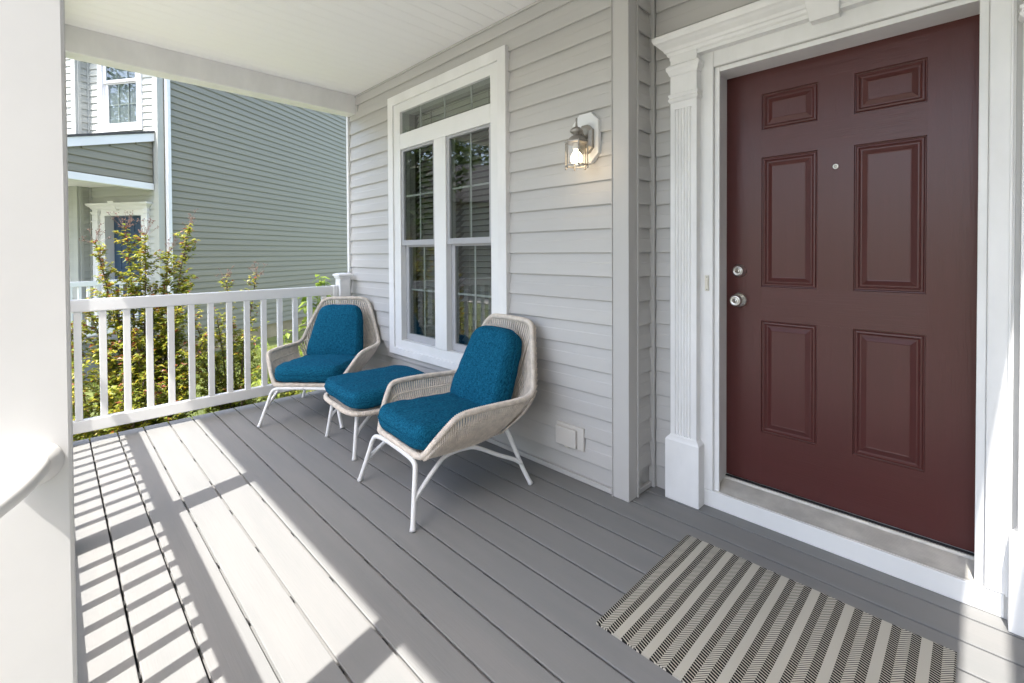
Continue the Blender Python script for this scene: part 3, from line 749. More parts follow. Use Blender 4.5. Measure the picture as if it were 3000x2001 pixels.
# ------------------------------------------------------------------ lounge chairs and ottoman
def mir(p): return (-p[0], p[1], p[2])
def cushion(w0, w1, L, T, n=5.0, puff=0.10, res=(22, 22, 10)):
    """rounded cushion, length along local y (0..L centred), width w0 (front) to w1 (rear), thickness along z"""
    bm = bmesh.new(); nx, ny, nz = res
    vs = {}
    def V(i, j, k):
        key = (i, j, k)
        if key not in vs:
            x, y, z = 2 * i / nx - 1, 2 * j / ny - 1, 2 * k / nz - 1
            # denser toward edges
            x, y, z = (math.sin(q * math.pi / 2) * 0.6 + q * 0.4 for q in (x, y, z))
            m = (abs(x) ** n + abs(y) ** n + abs(z) ** 3.0) ** (1.0 / n)
            x, y = x / m, y / m; z = z / max(1e-6, (abs(x) ** n + abs(y) ** n + abs(z) ** 3) ** (1 / 3.0))
            t = (y + 1) / 2
            ww = (w0 * (1 - t) + w1 * t) / 2
            dome = 1 + puff * (1 - x * x) * (1 - y * y)
            dn = 0.0035 * math.sin(9 * x + 4 * y + 1.3) * math.sin(7 * y - 3 * x) + 0.002 * math.sin(17 * y + 11 * x)
            edge_pinch = 1.0 - 0.010 * math.exp(-(z / 0.12) ** 2)
            vs[key] = bm.verts.new((x * ww * edge_pinch, y * L / 2 * edge_pinch, z * T / 2 * dome + dn * (1 - 0.5 * abs(x * y))))
        return vs[key]
    for i in range(nx):
        for j in range(ny):
            for k in (0, nz): bm.faces.new((V(i, j, k), V(i + 1, j, k), V(i + 1, j + 1, k), V(i, j + 1, k)))
    for i in range(nx):
        for k in range(nz):
            for j in (0, ny): bm.faces.new((V(i, j, k), V(i + 1, j, k), V(i + 1, j, k + 1), V(i, j, k + 1)))
    for j in range(ny):
        for k in range(nz):
            for i in (0, nx): bm.faces.new((V(i, j, k), V(i, j + 1, k), V(i, j + 1, k + 1), V(i, j, k + 1)))
    bmesh.ops.recalc_face_normals(bm, faces=bm.faces)
    me = bpy.data.meshes.new('cushion'); bm.to_mesh(me); bm.free()
    me.materials.append(MATS['fabric']); me.polygons.foreach_set('use_smooth', [True] * len(me.polygons))
    return me
def seam(w0, w1, L, T, n=5.0, k=72):
    pts = []
    for i in range(k):
        a = 2 * math.pi * i / k; x, y = math.cos(a), math.sin(a)
        m = (abs(x) ** n + abs(y) ** n) ** (1 / n); x /= m; y /= m
        ww = (w0 * (1 - (y + 1) / 2) + w1 * (y + 1) / 2) / 2
        pts.append((x * ww * 1.002, y * L / 2 * 1.002, 0))
    mb = MB(); mb.tube(pts, 0.0040, 6, closed=True); return mb.mesh('piping', 'fabric', True)
def wrapped(path, r, closed=False, step=0.0024):
    """tube wound with rope: every other ring stands proud"""
    pts = resample(path, step, closed)
    mb = MB(); mb.tube(pts, lambda i: r * (0.72, 0.95, 1.04, 0.95)[i % 4], 10, closed=closed)
    return mb

RIM = [(0, 0.080, 0.285), (0.12, 0.080, 0.285), (0.205, 0.082, 0.285), (0.242, 0.096, 0.297), (0.285, 0.128, 0.362), (0.335, 0.185, 0.448), (0.357, 0.222, 0.482),
       (0.364, 0.29, 0.490), (0.366, 0.42, 0.488), (0.362, 0.55, 0.482), (0.350, 0.645, 0.482), (0.336, 0.695, 0.502), (0.316, 0.722, 0.555), (0.275, 0.757, 0.665), (0.232, 0.793, 0.770), (0.208, 0.812, 0.815),
       (0.170, 0.824, 0.842), (0.10, 0.829, 0.849), (0, 0.830, 0.850)]
BASE = [(0, 0.095, 0.275), (0.20, 0.097, 0.275), (0.228, 0.13, 0.275), (0.235, 0.30, 0.272), (0.228, 0.46, 0.275), (0.212, 0.58, 0.295), (0.17, 0.645, 0.315), (0.09, 0.66, 0.325), (0, 0.662, 0.327)]
def make_chair():
    t = empty('lounge_chair')
    half = smooth_path(RIM, 8)
    full = half[::-1] + [Vector(mir(p)) for p in half[1:-1]]
    wrapped(full, 0.0165, True).build('wrapped_frame', 'rope', t, smooth=True, fix=False)
    bh = smooth_path(BASE, 6)
    bfull = bh[::-1] + [Vector(mir(p)) for p in bh[1:-1]]
    wrapped(bfull, 0.010, True, 0.0025).build('seat_ring', 'rope', t, smooth=True, fix=False)
    ro = MB()
    i_ab = None
    for sgn in (1, -1):
        # arm strands: rim from the front corner to the back of the arm -> seat ring
        N = 45
        for i in range(N):
            u = i / (N - 1)
            a = at_len(half, 0.155 + 0.44 * u); b = at_len(bh, 0.225 + 0.47 * u ** 1.05)
            c = a.lerp(b, 0.30); c.x += 0.020; c.z -= 0.004
            d = a.lerp(b, 0.68); d.x += 0.014; d.z -= 0.010
            p = [a, c, d, b]
            if sgn < 0: p = [mir(q) for q in p]
            ro.tube(smooth_path(p, 3), 0.0055, 6)
        # lower back: from the upright of the rim down and in to the rear of the ring
        N = 14
        for i in range(N):
            u = i / (N - 1)
            a = at_len(half, 0.60 + 0.25 * u); b = at_len(bh, 0.70 + 0.19 * u)
            c = a.lerp(b, 0.5); c.y += 0.035; c.x += 0.006
            p = [a, c, b]
            if sgn < 0: p = [mir(q) for q in p]
            ro.tube(smooth_path(p, 3), 0.0055, 6)
            ro.tube(smooth_path([Vector(q) + Vector((0.004 * sgn, 0.026, -0.012)) for q in p], 3), 0.0050, 5)
        # back: top rail straight down
        N = 11
        for i in range(N):
            u = i / (N - 0.5)
            a = at_len(half, 0.862 + 0.138 * u); b = at_len(bh, 0.895 + 0.105 * u)
            c = a.lerp(b, 0.35); c.y += 0.018; d = a.lerp(b, 0.72); d.y += 0.03
            p = [a, c, d, b]
            if sgn < 0: p = [mir(q) for q in p]
            ro.tube(smooth_path(p, 3), 0.0055, 6)
            ro.tube(smooth_path([Vector(q) + Vector((0.0075, 0.026, -0.002)) for q in p], 3), 0.0050, 5)
    # crease cords that tie the strands together
    for sgn in (1, -1):
        pts = []
        for i in range(20):
            u = i / 19
            a = at_len(half, 0.165 + 0.43 * u); b = at_len(bh, 0.23 + 0.46 * u); c = a.lerp(b, 0.30); c.x += 0.018; c.z -= 0.004
            pts.append(c if sgn > 0 else Vector(mir(c)))
        ro.tube(pts, 0.0062, 6)
    # seat strands
    for i in range(30):
        y = 0.13 + 0.45 * i / 29; ro.tube([(-0.232, y, 0.278), (0, y, 0.262), (0.232, y, 0.278)], 0.0045, 5)
    tag(ro.build('rope_weave', 'rope', t, smooth=True, fix=False), kind='stuff')
    # cushions
    me = cushion(0.53, 0.50, 0.585, 0.135, 5.5, 0.10); o = link('seat_cushion', me, t, loc=(0, 0.345, 0.352)); o.rotation_euler = (R(-2.5), 0, 0)
    s = link('piping', seam(0.53, 0.50, 0.585, 0.135, 5.5), o)
    me = cushion(0.50, 0.355, 0.485, 0.150, 5.0, 0.16); o = link('back_cushion', me, t, loc=(0, 0.652, 0.575)); o.rotation_euler = (R(66.5), 0, 0)
    s = link('piping', seam(0.50, 0.355, 0.485, 0.150, 5.0), o)
    # white tube base
    flare = lambda m: (lambda i: 0.0150 if i >= m - 1 else (0.0132 if i == m - 2 else 0.0118))
    for sg in (1, -1):
        q = lambda p: (p[0] * sg, p[1], p[2])
        pts = resample(smooth_path([q(p) for p in ((0.0, 0.075, 0.262), (0.14, 0.072, 0.261), (0.212, 0.060, 0.258), (0.238, 0.050, 0.235), (0.262, 0.032, 0.15), (0.285, 0.015, 0.07), (0.305, 0.0, 0.002))], 6), 0.012)
        mb = MB(); mb.tube(pts, flare(len(pts)), 10); mb.build('leg', 'metal_white', t, smooth=True)
        pts = resample(smooth_path([q(p) for p in ((0.212, 0.60, 0.305), (0.235, 0.615, 0.26), (0.268, 0.638, 0.17), (0.30, 0.662, 0.08), (0.330, 0.690, 0.002))], 6), 0.012)
        mb = MB(); mb.tube(pts, flare(len(pts)), 10); mb.build('leg', 'metal_white', t, smooth=True)
        pts = smooth_path([q(p) for p in ((0.272, 0.024, 0.112), (0.266, 0.055, 0.145), (0.246, 0.15, 0.218), (0.236, 0.205, 0.252), (0.232, 0.26, 0.262), (0.232, 0.33, 0.262), (0.238, 0.40, 0.248), (0.262, 0.52, 0.185), (0.282, 0.61, 0.142), (0.293, 0.654, 0.112))], 5)
        mb = MB(); mb.tube(pts, 0.0108, 10); mb.build('brace', 'metal_white', t, smooth=True)
    mb = MB(); mb.tube(smooth_path([(-0.212, 0.60, 0.302), (-0.15, 0.615, 0.300), (0.15, 0.615, 0.300), (0.212, 0.60, 0.302)], 5), 0.011, 8); mb.build('cross_tube', 'metal_white', t, smooth=True)
    return t
chair = make_chair()
chair.location = (-2.084, 1.158, 0); chair.rotation_euler = (0, 0, -0.086)
tag(chair, 'rope lounge chair with teal cushions nearest the front door', 'chair', 'teal lounge chairs on the porch')
chair2 = copy_tree(chair)
chair2.location = (-3.425, 1.252, 0); chair2.rotation_euler = (0, 0, R(42.4))
chair2['label'] = 'rope lounge chair with teal cushions in the corner by the railing'

def make_ottoman():
    t = tag(empty('ottoman'), 'low rope ottoman with teal cushion between the two lounge chairs', 'ottoman')
    W_, D0, D1, H = 0.298, 0.0, 0.63, 0.282
    rim = []
    for i in range(64):
        a = 2 * math.pi * i / 64; x, y = math.cos(a), math.sin(a); m = (abs(x) ** 5 + abs(y) ** 5) ** 0.2
        rim.append((x / m * W_, (D0 + D1) / 2 + y / m * (D1 - D0) / 2, H + 0.012 * (y / m) ** 2 * 0))
    wrapped(rim, 0.0165, True).build('wrapped_frame', 'rope', t, smooth=True, fix=False)
    ro = MB()
    for i in range(46):
        y = 0.03 + 0.57 * i / 45; ro.tube([(-W_ + 0.01, y, H), (0, y, H - 0.014), (W_ - 0.01, y, H)], 0.0045, 5)
    tag(ro.build('rope_weave', 'rope', t, smooth=True, fix=False), kind='stuff')
    o = link('seat_cushion', cushion(0.590, 0.590, 0.635, 0.115, 6.0, 0.08), t, loc=(0, 0.315, 0.352)); link('piping', seam(0.590, 0.590, 0.635, 0.115, 6.0), o)
    for sx in (1, -1):
        for sy in (1, -1):
            cy = 0.315; q = lambda p: (p[0] * sx, cy + p[1] * sy, p[2])
            pts = resample([q(p) for p in ((0.205, 0.255, 0.272), (0.222, 0.272, 0.14), (0.240, 0.29, 0.002))], 0.012)
            mb = MB(); m_ = len(pts); mb.tube(pts, lambda i: 0.0145 if i >= m_ - 1 else (0.0128 if i == m_ - 2 else 0.0115), 10); mb.build('leg', 'metal_white', t, smooth=True)
            mb = MB(); mb.tube(smooth_path([q(p) for p in ((0.223, 0.273, 0.13), (0.212, 0.24, 0.175), (0.19, 0.14, 0.25), (0.186, 0.07, 0.264), (0.186, 0, 0.266))], 5), 0.0100, 8); mb.build('brace', 'metal_white', t, smooth=True)
    return t
ott = make_ottoman(); ott.location = (-2.892, 1.275, 0); ott.rotation_euler = (0, 0, -0.08)

# ------------------------------------------------------------------ neighbouring house (own frame: x right, y to the rear)
NB = tag(empty('neighbour_house', (-10.288, 1.487, 0), R(33.03)), 'sage green clapboard house with blue front door beyond the shrubs', 'house')
XC = -0.168
def nbuild(mb, name, mat, parent=None, **k): return mb.build(name, mat, parent or NB, **k)
mb = MB(); mb.box(XC - 0.15, XC - 0.001, 0.02, 9.5, -0.42, 5.6); side = nbuild(mb, 'side_wall', 'siding_sage')
sme = plank_mesh(9.38, 'y', 'siding_sage')
for i in range(48): link('siding_plank', sme, side, loc=(XC, 0.10, -0.42 + ROW * i))
mb = MB(); mb.box(XC - 0.18, XC - 0.03, 0.02, 9.48, GROUND - 0.1, -0.422); mb.box(-6, XC - 0.18, -0.0, 0.15, GROUND - 0.1, -0.422); nbuild(mb, 'foundation', 'concrete')
# front, recessed bay with the door
mb = MB()
for a in ((-1.725, -1.40, -0.42, 5.6), (-0.565, XC - 0.16, -0.42, 5.6), (-1.40, -0.565, 2.0, 3.6)): mb.box(a[0], a[1], 0.005, 0.12, a[2], a[3])
front = nbuild(mb, 'front_wall', 'siding_light')
def fplank(x0, x1, z, y=0.005, par=None):
    key = ('n', round(x1 - x0, 4))
    if key not in _pm: _pm[key] = plank_mesh(x1 - x0, 'x', 'siding_light')
    link('siding_plank', _pm[key], par or front, loc=(x0, y, z))
for i in range(48):
    z = -0.42 + ROW * i
    if z > 3.50: fplank(-1.70, -1.47, z); fplank(-0.49, XC - 0.082, z)
    elif z > 2.15 or z < -0.2: fplank(-1.70, XC - 0.082, z)
    else: fplank(-1.70, -1.62, z); fplank(-0.40, XC - 0.082, z)
mb = MB(); mb.box(-1.86, -1.728, -0.19, 0.11, -0.42, 5.6); nret = nbuild(mb, 'return_wall', 'siding_light')
rm = plank_mesh(0.13, 'y', 'siding_light')
for i in range(48): link('siding_plank', rm, nret, loc=(-1.728, -0.14, -0.42 + ROW * i))
mb = MB(); mb.box(-6.0, -1.862, -0.21, -0.10, -0.42, 5.6); nw = nbuild(mb, 'wing_wall', 'siding_light')
for i in range(48): fplank(-5.9, -1.81, -0.42 + ROW * i, -0.21, nw)
mb = MB(); mb.box(-1.812, -1.722, -0.232, -0.19, -0.42, 5.6); mb.box(-1.726, -1.706, -0.19, -0.14, -0.42, 5.6); nbuild(mb, 'corner_trim', 'siding_light', bevel=0.002)
mb = MB(); mb.box(-1.722, -1.688, -0.028, 0.0, -0.42, 5.6); nbuild(mb, 'inside_corner_trim', 'siding_light')
mb = MB(); mb.box(XC - 0.088, XC + 0.018, -0.018, 0.02, -0.42, 5.6); mb.box(XC + 0.001, XC + 0.018, 0.02, 0.10, -0.42, 5.6); nbuild(mb, 'corner_trim', 'siding_light', bevel=0.002)
mb = MB(); mb.box(XC + 0.019, XC + 0.085, 0.115, 0.185, GROUND + 0.15, 5.5); nbuild(mb, 'downspout', 'white', bevel=0.006)
# upper window
mb = MB(); ring(mb, -1.475, -0.483, 3.52, 5.42, -1.475 + 0.10, -0.483 - 0.10, 3.52 + 0.10, 5.32, -0.035, 0.10); nwin = nbuild(mb, 'window', 'white')
def nsash(z0, z1, y, mh):
    x0, x1 = -1.374, -0.584
    mb = MB(); ring(mb, x0, x1, z0, z1, x0 + 0.06, x1 - 0.06, z0 + 0.05, z1 - 0.05, y, y + 0.03); mb.build('sash', 'white', nwin)
    mb = MB(); mb.box(x0 + 0.055, x1 - 0.055, y + 0.01, y + 0.014, z0 + 0.045, z1 - 0.045); mb.build('pane', 'window_glass', nwin)
    for m in (x0 + 0.28, x1 - 0.28):
        mb = MB(); mb.box(m - 0.0075, m + 0.0075, y + 0.016, y + 0.022, z0 + 0.05, z1 - 0.05); mb.build('muntin', 'muntin', nwin)
    mb = MB(); mb.box(x0 + 0.06, x1 - 0.06, y + 0.0225, y + 0.026, mh - 0.0075, mh + 0.0075); mb.build('muntin', 'muntin', nwin)
nsash(4.41, 5.318, -0.005, 4.86); nsash(3.622, 4.44, 0.03, 4.02)
mb = MB(); mb.box(-1.4, -0.55, 0.066, 0.072, 3.53, 5.4); nbuild(mb, 'pane_sky_sheet', 'pane_sky_grey')  # blue-grey sheet behind the panes, coloured as the sky they reflect
mb = MB(); mb.box(-1.5, -0.46, -0.05, -0.036, 3.50, 3.54); mb.build('sill', 'white', nwin)
# door
mb = MB(); mb.box(-1.385, -0.575, 0.15, 0.19, 0.0, 1.99); ndoor = nbuild(mb, 'front_door', 'blue_door')
for a, b in ((-1.25, -1.02), (-0.93, -0.70)):
    for z0, z1 in ((0.25, 0.78), (0.94, 1.54), (1.66, 1.85)):
        mb = MB(); ring(mb, a, b, z0, z1, a + 0.025, b - 0.025, z0 + 0.025, z1 - 0.025, 0.141, 0.1495); mb.box(a + 0.045, b - 0.045, 0.142, 0.1495, z0 + 0.045, z1 - 0.045); mb.build('door_panel', 'blue_door', ndoor, bevel=0.003)
mb = MB(); mb.lathe([(0.03, 0), (0.03, -0.01), (0.012, -0.02), (0.026, -0.05), (0.02, -0.06)], (-1.32, 0.149, 0.92), 'y', 14); mb.build('door_knob', 'nickel', ndoor)
mb = MB(); ring(mb, -1.52, -0.44, -0.3, 2.10, -1.395, -0.565, -0.2, 1.97, -0.008, 0.19); mb.v = [(x, y, max(z, -0.10)) for x, y, z in mb.v]; nsur = nbuild(mb, 'door_surround', 'white', bevel=0.002)
for x0, x1 in ((-1.634, -1.505), (-0.455, -0.374)):
    mb = MB(); mb.box(x0, x1, -0.05, 0.0, -0.1, 2.09); mb.build('pilaster', 'white', nsur)
    mb = MB(); mb.stack(x0, x1, -0.05, 0, [(1.99, 0.001), (2.01, 0.012), (2.045, 0.02), (2.05, 0.001)]); mb.stack(x0, x1, -0.0505, 0, [(1.85, 0.001), (1.86, 0.01), (1.88, 0.01), (1.885, 0.001)]); mb.build('capital', 'white', nsur)
mb = MB(); mb.stack(-1.64, -0.37, -0.05, 0, [(2.085, 0.002), (2.10, 0.01), (2.12, 0.02), (2.15, 0.05), (2.165, 0.065), (2.195, 0.068)]); mb.build('cornice', 'white', nsur)
mb = MB(); mb.add([(-1.15, -0.06, 2.06), (-1.06, -0.06, 2.06), (-1.06, 0, 2.06), (-1.15, 0, 2.06), (-1.175, -0.13, 2.225), (-1.035, -0.13, 2.225), (-1.035, 0, 2.225), (-1.175, 0, 2.225)], [(3, 2, 1, 0), (4, 5, 6, 7), (0, 1, 5, 4), (1, 2, 6, 5), (2, 3, 7, 6), (3, 0, 4, 7)]); mb.build('keystone', 'white', nsur)
# porch roof with its clad gable end
XP = -0.235
zt = lambda y: 3.455 + 0.293 * y
mb = MB(); mb.prism([(-2.25, zt(-2.25) - 0.02), (-0.03, zt(-0.03) - 0.02), (-0.03, zt(-0.03) + 0.02), (-2.25, zt(-2.25) + 0.02)], 'x', -6.0, XP + 0.04); nroof = nbuild(mb, 'porch_roof', 'shingle')
mb = MB(); mb.prism([(-2.25, zt(-2.25) - 0.165), (-0.03, zt(-0.03) - 0.165), (-0.03, zt(-0.03) - 0.021), (-2.25, zt(-2.25) - 0.021)], 'x', XP + 0.002, XP + 0.03); mb.build('rake_board', 'white', nroof)
mb = MB(); mb.prism([(-2.2, 2.52), (-0.03, 2.52), (-0.03, zt(-0.03) - 0.05), (-2.2, zt(-2.2) - 0.05)], 'x', XP - 0.1, XP - 0.02); nbuild(mb, 'gable_wall', 'siding_sage')
for i in range(7):
    z = 2.535 + ROW * i; y0 = max(-2.2, (z + 0.1 - 3.455 + 0.10) / 0.293)
    if y0 > -0.1: continue
    m_ = plank_mesh(-0.04 - y0, 'y', 'siding_sage'); link('siding_plank', m_, NB, loc=(XP - 0.02, y0, z))
mb = MB(); mb.box(XP - 0.13, XP + 0.005, -2.22, -0.03, 2.405, 2.52); mb.box(-6.0, XP - 0.13, -2.22, -2.09, 2.405, 2.52); nbuild(mb, 'porch_beam', 'white', bevel=0.004)
mb = MB(); mb.box(-6.0, XP - 0.13, -2.09, -0.24, 2.50, 2.515); mb.box(-1.70, XP - 0.13, -0.24, -0.03, 2.50, 2.515); nbuild(mb, 'porch_ceiling', 'ceiling')
mb = MB(); mb.box(-6.0, XP, -2.2, -0.23, -0.16, -0.12); mb.box(-1.72, XP, -0.23, 0.15, -0.16, -0.12); mb.box(-6.0, XP - 0.01, -2.19, -2.15, GROUND, -0.16); mb.box(XP - 0.05, XP - 0.01, -2.15, -0.01, GROUND, -0.16); nbuild(mb, 'porch_floor', 'deck')
mb = MB(); mb.box(XP - 0.13, XP - 0.01, -2.215, -2.095, -0.12, 2.405); nbuild(mb, 'porch_column', 'white')
mb = MB(); mb.prism([(-0.45, 5.4), (-0.45, 5.55), (4.6, 8.4), (9.9, 5.55), (9.9, 5.4), (4.6, 8.2)], 'x', -8, XC + 0.25); nbuild(mb, 'roof', 'shingle')
mb = MB(); mb.box(-6, XC - 0.2, 9.3, 9.5, -0.5, 5.6); mb.box(-6.1, -5.95, 0, 9.5, -0.5, 5.6); mb.prism([(0.02, 5.6), (9.5, 5.6), (4.6, 8.2)], 'x', XC - 0.15, XC - 0.01); nbuild(mb, 'rear_wall', 'siding_sage')
# its railing (a thing of its own)
NM = Matrix.Translation((-10.288, 1.487, 0)) @ Matrix.Rotation(R(33.03), 4, 'Z')
p = NM @ Vector((XP - 0.07, -2.09, -0.12))
t = railing(tuple(p), R(33.03 + 90), 2.02, 15, 'white railing on the neighbouring porch behind the shrubs')
p = NM @ Vector((-1.0, -1.15, -0.12))
bb = tag(empty('storage_bin', tuple(p), R(33)), 'bright blue plastic bin on the neighbouring porch behind its railing', 'bin')
mb = MB(); mb.stack(-0.2, 0.2, -0.16, 0.16, [(0, 0), (0.34, 0.04), (0.345, 0.055), (0.37, 0.055), (0.372, 0.02)], ey1=1); mb.build('bin_body', 'blue_plastic', bb, bevel=0.008)
mb = MB(); mb.stack(-0.25, 0.25, -0.21, 0.21, [(0.373, 0.006), (0.395, 0.006), (0.41, -0.04)], ey1=1); mb.build('bin_lid', 'blue_plastic', bb, bevel=0.006)

# ------------------------------------------------------------------ plants
def leaf(mb, p, d, up_, L, W, k, fold=0.25, curl=0.2):
    d = d.normalized(); s = d.cross(up_)
    s = s.normalized() if s.length > 1e-4 else Vector((1, 0, 0)); n = s.cross(d)
    a = p; m = p + d * (L * 0.45) - n * (L * curl * 0.2); e = p + d * L - n * (L * curl)
    l = m + s * W / 2 + n * W * fold; r = m - s * W / 2 + n * W * fold
    mb.add([a, l, e, r, m], [(0, 4, 1), (1, 4, 2), (0, 3, 4), (3, 2, 4)], k)
def shrub(name, o, stems, label, seed=1, leafL=(0.034, 0.052), group='crape myrtle shrubs beside the porch', dens=1.0, low=0.15):
    """stems: list of (dx, dy, height, lean dir) tips relative to o"""
    rn = random.Random(seed)
    t = tag(empty(name, o), label, 'shrub', group)
    st = MB(); lf = MB(); sd = MB()
    for (dx, dy, h, head) in stems:
        bx, by = dx * 0.18 + rn.uniform(-.05, .05), dy * 0.18 + rn.uniform(-.05, .05)
        pts = smooth_path([(bx, by, -0.02), (bx + dx * 0.18 + rn.uniform(-.03, .03), by + dy * 0.18, h * 0.3), (dx * 0.62 + rn.uniform(-.05, .05), dy * 0.62, h * 0.65), (dx, dy, h)], 7)
        m = len(pts); st.tube(pts, lambda i: 0.013 * (1 - i / m) + 0.0022, 6)
        # twigs
        tw = []
        nt_ = int(25 * h * dens)
        for q in range(nt_):
            u = low + (0.97 - low) * (q + rn.random()) / nt_
            b = at_len(pts, u); a = rn.uniform(0, 6.283); L = rn.uniform(0.14, 0.34) * (1.15 - 0.85 * u)
            e = b + Vector((math.cos(a) * L, math.sin(a) * L, L * rn.uniform(0.25, 0.9)))
            mid = b.lerp(e, 0.5) + Vector((0, 0, -0.02))
            st.tube([b, mid, e], lambda i: 0.0034 - 0.001 * i, 4); tw.append(([b, mid, e], u))
        tw.append((pts[int(m * 0.62):], 0.98))
        for (pp, u) in tw:
            Lt = sum((y - x).length for x, y in zip(pp, pp[1:]))
            nl = max(5, int(Lt / 0.0088 * dens))
            for q in range(nl):
                v = 0.12 + 0.88 * (q + rn.random()) / nl
                p = at_len(pp, min(1, v)); a = rn.uniform(0, 6.283)
                d = Vector((math.cos(a), math.sin(a), rn.uniform(-0.25, 0.75)))
                tip = u * 0.6 + v * 0.4
                x = rn.random()
                k = 2 if (x < 0.03 + 0.24 * max(0, tip - 0.70) * 3) else (1 if x < 0.16 + 0.40 * tip ** 2 else 0)
                L = rn.uniform(*leafL)
                leaf(lf, p, d, Vector((rn.uniform(-.4, .4), rn.uniform(-.4, .4), 1)), L, L * rn.uniform(0.50, 0.66), k, rn.uniform(0.05, 0.35), rn.uniform(0, 0.5))
        if head:
            top = pts[-1]
            for q in range(int(12 * head)):
                a = rn.uniform(0, 6.283); L = rn.uniform(0.03, 0.13) * (0.6 + 0.4 * head)
                e = top + Vector((math.cos(a) * L * 0.75, math.sin(a) * L * 0.75, rn.uniform(-0.02, 0.13)))
                sd.tube([top + (e - top) * 0.1 + Vector((0, 0, -0.04)), e], 0.0011, 3)
                for w_ in range(4):
                    f = e + Vector((rn.uniform(-.022, .022), rn.uniform(-.022, .022), rn.uniform(-.012, .022))); r = rn.uniform(0.0035, 0.0062)
                    sd.tube([e, f], 0.0009, 3)
                    sd.add([f + Vector((r, 0, 0)), f + Vector((-r, 0, 0)), f + Vector((0, r, 0)), f + Vector((0, -r, 0)), f + Vector((0, 0, r)), f + Vector((0, 0, -r))],
                           [(0, 2, 4), (2, 1, 4), (1, 3, 4), (3, 0, 4), (2, 0, 5), (1, 2, 5), (3, 1, 5), (0, 3, 5)])
    st.build('stem', 'bark', t, smooth=True, fix=False)
    tag(lf.build('foliage', ['leaf_green', 'leaf_yellow', 'leaf_red'], t, fix=False), kind='stuff')
    if sd.v: tag(sd.build('seed_head', 'seed', t, fix=False), kind='stuff')
    return t
GH = -GROUND
shrub('crape_myrtle', (-5.55, 0.62, GROUND), [(0.02, -0.34, 2.13, 1), (-0.1, -0.12, 2.27, 1.6), (0.12, 0.00, 2.20, 1.2), (0.0, 0.20, 2.06, 0.8), (0.02, 0.36, 2.30, 0.7), (0.2, -0.42, 1.6, 0), (0.25, 0.22, 1.5, 0), (-0.25, 0.3, 1.55, 0), (0.3, -0.1, 1.35, 0), (0.28, 0.45, 1.25, 0), (0.3, -0.35, 1.2, 0), (-0.1, 0.1, 1.7, 0), (0.1, 0.3, 1.75, 0), (0.1, -0.25, 1.75, 0), (0.15, 0.1, 1.0, 0), (0.3, 0.3, 0.9, 0)],
      'tall crape myrtle with orange tips and brown seed heads behind the railing', 11, dens=1.22)
shrub('crape_myrtle', (-5.45, -0.12, GROUND), [(0.0, 0.10, 1.72, 0.0), (0.1, 0.26, 1.45, 0), (-0.1, -0.05, 1.75, 0.5), (0.15, 0.05, 1.2, 0), (0.25, 0.3, 1.05, 0), (0.2, 0.4, 0.85, 0), (-0.2, 0.3, 1.3, 0)],
      'shorter crape myrtle close to the near porch post', 23, dens=1.25)
shrub('crape_myrtle', (-5.75, 1.42, GROUND), [(0.0, -0.08, 1.77, 0.9), (-0.05, 0.24, 1.78, 1.1), (0.15, -0.2, 1.35, 0), (0.0, -0.4, 1.4, 0), (0.2, -0.45, 1.2, 0), (0.2, -0.25, 1.0, 0), (0.3, -0.4, 0.85, 0), (0.35, 0.0, 0.7, 0), (-0.1, 0.0, 1.3, 0), (0.2, 0.05, 1.2, 0), (0.25, 0.1, 0.75, 0)],
      'crape myrtle with two grey seed heads just above the railing', 37, dens=0.9)
shrub('young_shrub', (-5.75, 1.98, GROUND), [(0.0, -0.05, 0.62, 0), (0.1, 0.10, 0.72, 0), (-0.1, -0.2, 0.55, 0), (0.05, 0.05, 0.5, 0)],
      'small young shrub with orange tip on the grass behind the railing', 41, group='low plants behind the railing')
shrub('young_shrub', (-4.85, 0.30, GROUND), [(0.1, -0.2, 0.95, 0), (0.12, 0.1, 1.0, 0), (0.0, 0.35, 0.9, 0), (0.1, 0.5, 0.72, 0), (-0.2, 0.0, 1.2, 0), (-0.1, 0.3, 1.15, 0), (-0.3, -0.2, 1.3, 0), (-0.25, 0.5, 1.0, 0), (0.0, -0.35, 1.1, 0), (-0.15, 0.15, 1.25, 0)],
      'low leafy shrub growing along the deck edge under the railing', 51, group='low plants behind the railing', low=0.05)
def broadleaf(o, h, n, label, seed, L=(0.07, 0.11), spread=0.16):
    rn = random.Random(seed); t = tag(empty('broadleaf_plant', o), label, 'plant', 'pale green broad-leaved plants')
    st = MB(); lf = MB()
    for i in range(n):
        a = rn.uniform(0, 6.283); r = rn.uniform(0.02, spread); hh = h * rn.uniform(0.55, 1.0)
        e = Vector((math.cos(a) * r, math.sin(a) * r, hh)); st.tube([(0, 0, 0), (e.x * 0.3, e.y * 0.3, hh * 0.6), e], 0.0035, 5)
        for q in range(7):
            b = rn.uniform(0, 6.283); LL = rn.uniform(*L)
            p = e + Vector((0, 0, -0.02 * q))
            leaf(lf, p, Vector((math.cos(b), math.sin(b), rn.uniform(-0.3, 0.4))), Vector((0, 0, 1)), LL, LL * 0.55, 0, 0.12, 0.35)
    st.build('stem', 'leaf_pale', t, fix=False); tag(lf.build('foliage', 'leaf_pale', t, fix=False), kind='stuff')
broadleaf((-4.62, 1.88, GROUND), 1.80, 26, 'pale broad-leaved plant peeking over the rail by the capped post', 5, (0.09, 0.14), 0.15)
broadleaf((-5.15, 1.62, GROUND), 1.22, 9, 'pale leafy sprig between the balusters at mid railing', 9, (0.08, 0.12), 0.14)

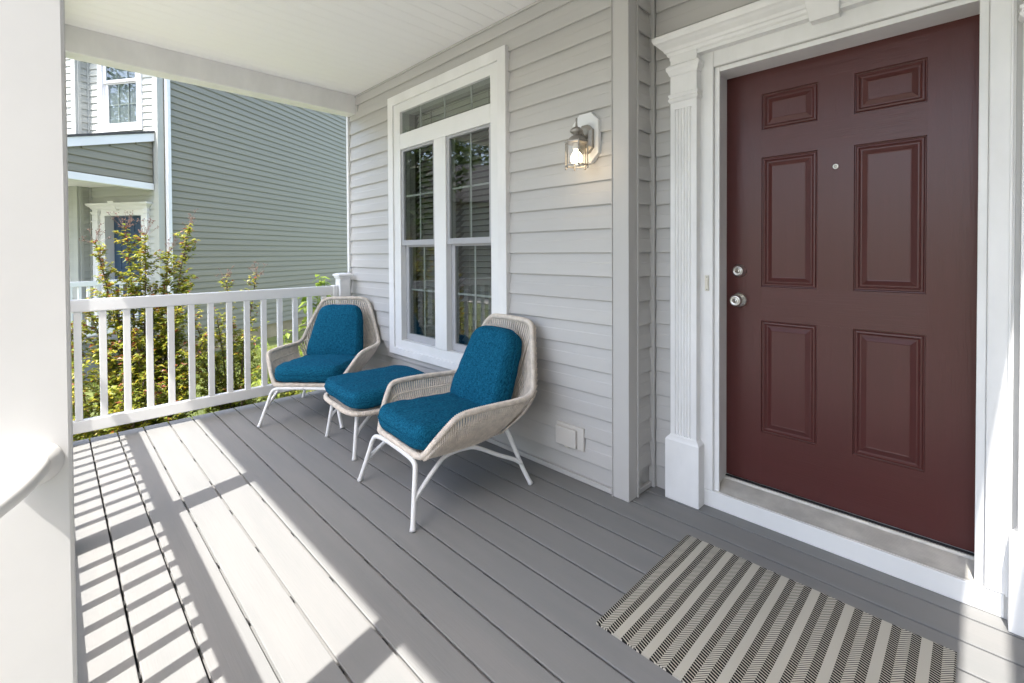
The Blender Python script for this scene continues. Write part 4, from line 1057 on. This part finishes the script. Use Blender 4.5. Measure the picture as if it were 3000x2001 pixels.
def tree(o, h, r, label, seed, n=2600):
    rn = random.Random(seed); t = tag(empty('street_tree', o), label, 'tree', 'trees across the street')
    st = MB(); lf = MB()
    st.tube(smooth_path([(0, 0, -0.1), (0.05, 0, h * 0.25), (-0.05, 0.05, h * 0.5), (0, 0, h * 0.85)], 5), lambda i: 0.22 * (1 - i / 17) + 0.03, 8)
    cl = []
    for i in range(26):
        a = rn.uniform(0, 6.283); q = rn.random() ** 0.5 * r * 0.8; z = h * rn.uniform(0.3, 0.92)
        c_ = Vector((math.cos(a) * q * (1.15 - 0.5 * z / h), math.sin(a) * q * (1.15 - 0.5 * z / h), z)); cl.append((c_, rn.uniform(0.28, 0.5) * r))
        st.tube([(0, 0, z * 0.62), c_ * 0.5 + Vector((0, 0, z * 0.36)), c_], 0.04, 4)
    for i in range(n):
        c_, rr = rn.choice(cl); d = Vector((rn.gauss(0, 1), rn.gauss(0, 1), rn.gauss(0, 0.8))).normalized() * rr * rn.random() ** 0.4
        L = rn.uniform(0.2, 0.42)
        leaf(lf, c_ + d, Vector((rn.gauss(0, 1), rn.gauss(0, 1), rn.gauss(0, 0.5))), Vector((rn.uniform(-1, 1), rn.uniform(-1, 1), 1)), L, L * 0.7, 0)
    st.build('trunk', 'bark', t, fix=False); tag(lf.build('crown', 'leaf_tree', t, fix=False), kind='stuff')
tree((-17.0, -6.2, GROUND), 10, 3.4, 'leafy tree beside the tan house, mirrored in the left window pane', 61)
tree((-22, -17, GROUND), 13, 4.6, 'tall tree behind the tan house, mirrored in the window', 62)
tree((-27, -13, GROUND), 14, 5.0, 'farthest tall tree across the street, mirrored in the window', 63)
tree((-13, -20, GROUND), 12, 4.4, 'tree on the far pavement to the right of the tan house', 64)
tree((-30, -22, GROUND), 15, 5.5, 'broad tree at the back of the tan house', 65)
tree((-20, -26, GROUND), 15, 5.5, 'broad tree in the gap between far gardens', 66)
# house across the street (seen in the panes)
oh = tag(empty('opposite_house', (-18.0, -12.5, GROUND), R(40)), 'tan gabled house across the street mirrored in the window panes', 'house')
mb = MB(); mb.box(-4, 4, -4, 4, 0, 4.2); mb.build('wall', 'house_tan', oh)
mb = MB(); mb.prism([(-4.4, 4.2), (4.4, 4.2), (0, 6.6)], 'y', -4.4, 4.4); mb.build('roof', 'shingle', oh)
for x in (-2.2, 1.6):
    mb = MB(); ring(mb, x - 0.6, x + 0.6, 1.4, 3.0, x - 0.48, x + 0.48, 1.52, 2.88, 0, 0.08); mb.v = [(a, 4.09 - b, c) for a, b, c in mb.v]; o = mb.build('window', 'white', oh)
    mb = MB(); mb.box(x - 0.48, x + 0.48, 4.005, 4.01, 1.52, 2.88); mb.build('pane', 'dark', o)
mb = MB(); mb.prism([(-4.5, 4.12), (0, 6.6), (4.5, 4.12), (4.5, 4.35), (0, 6.85), (-4.5, 4.35)], 'y', 4.4, 4.44); mb.build('rake_board', 'white', oh)
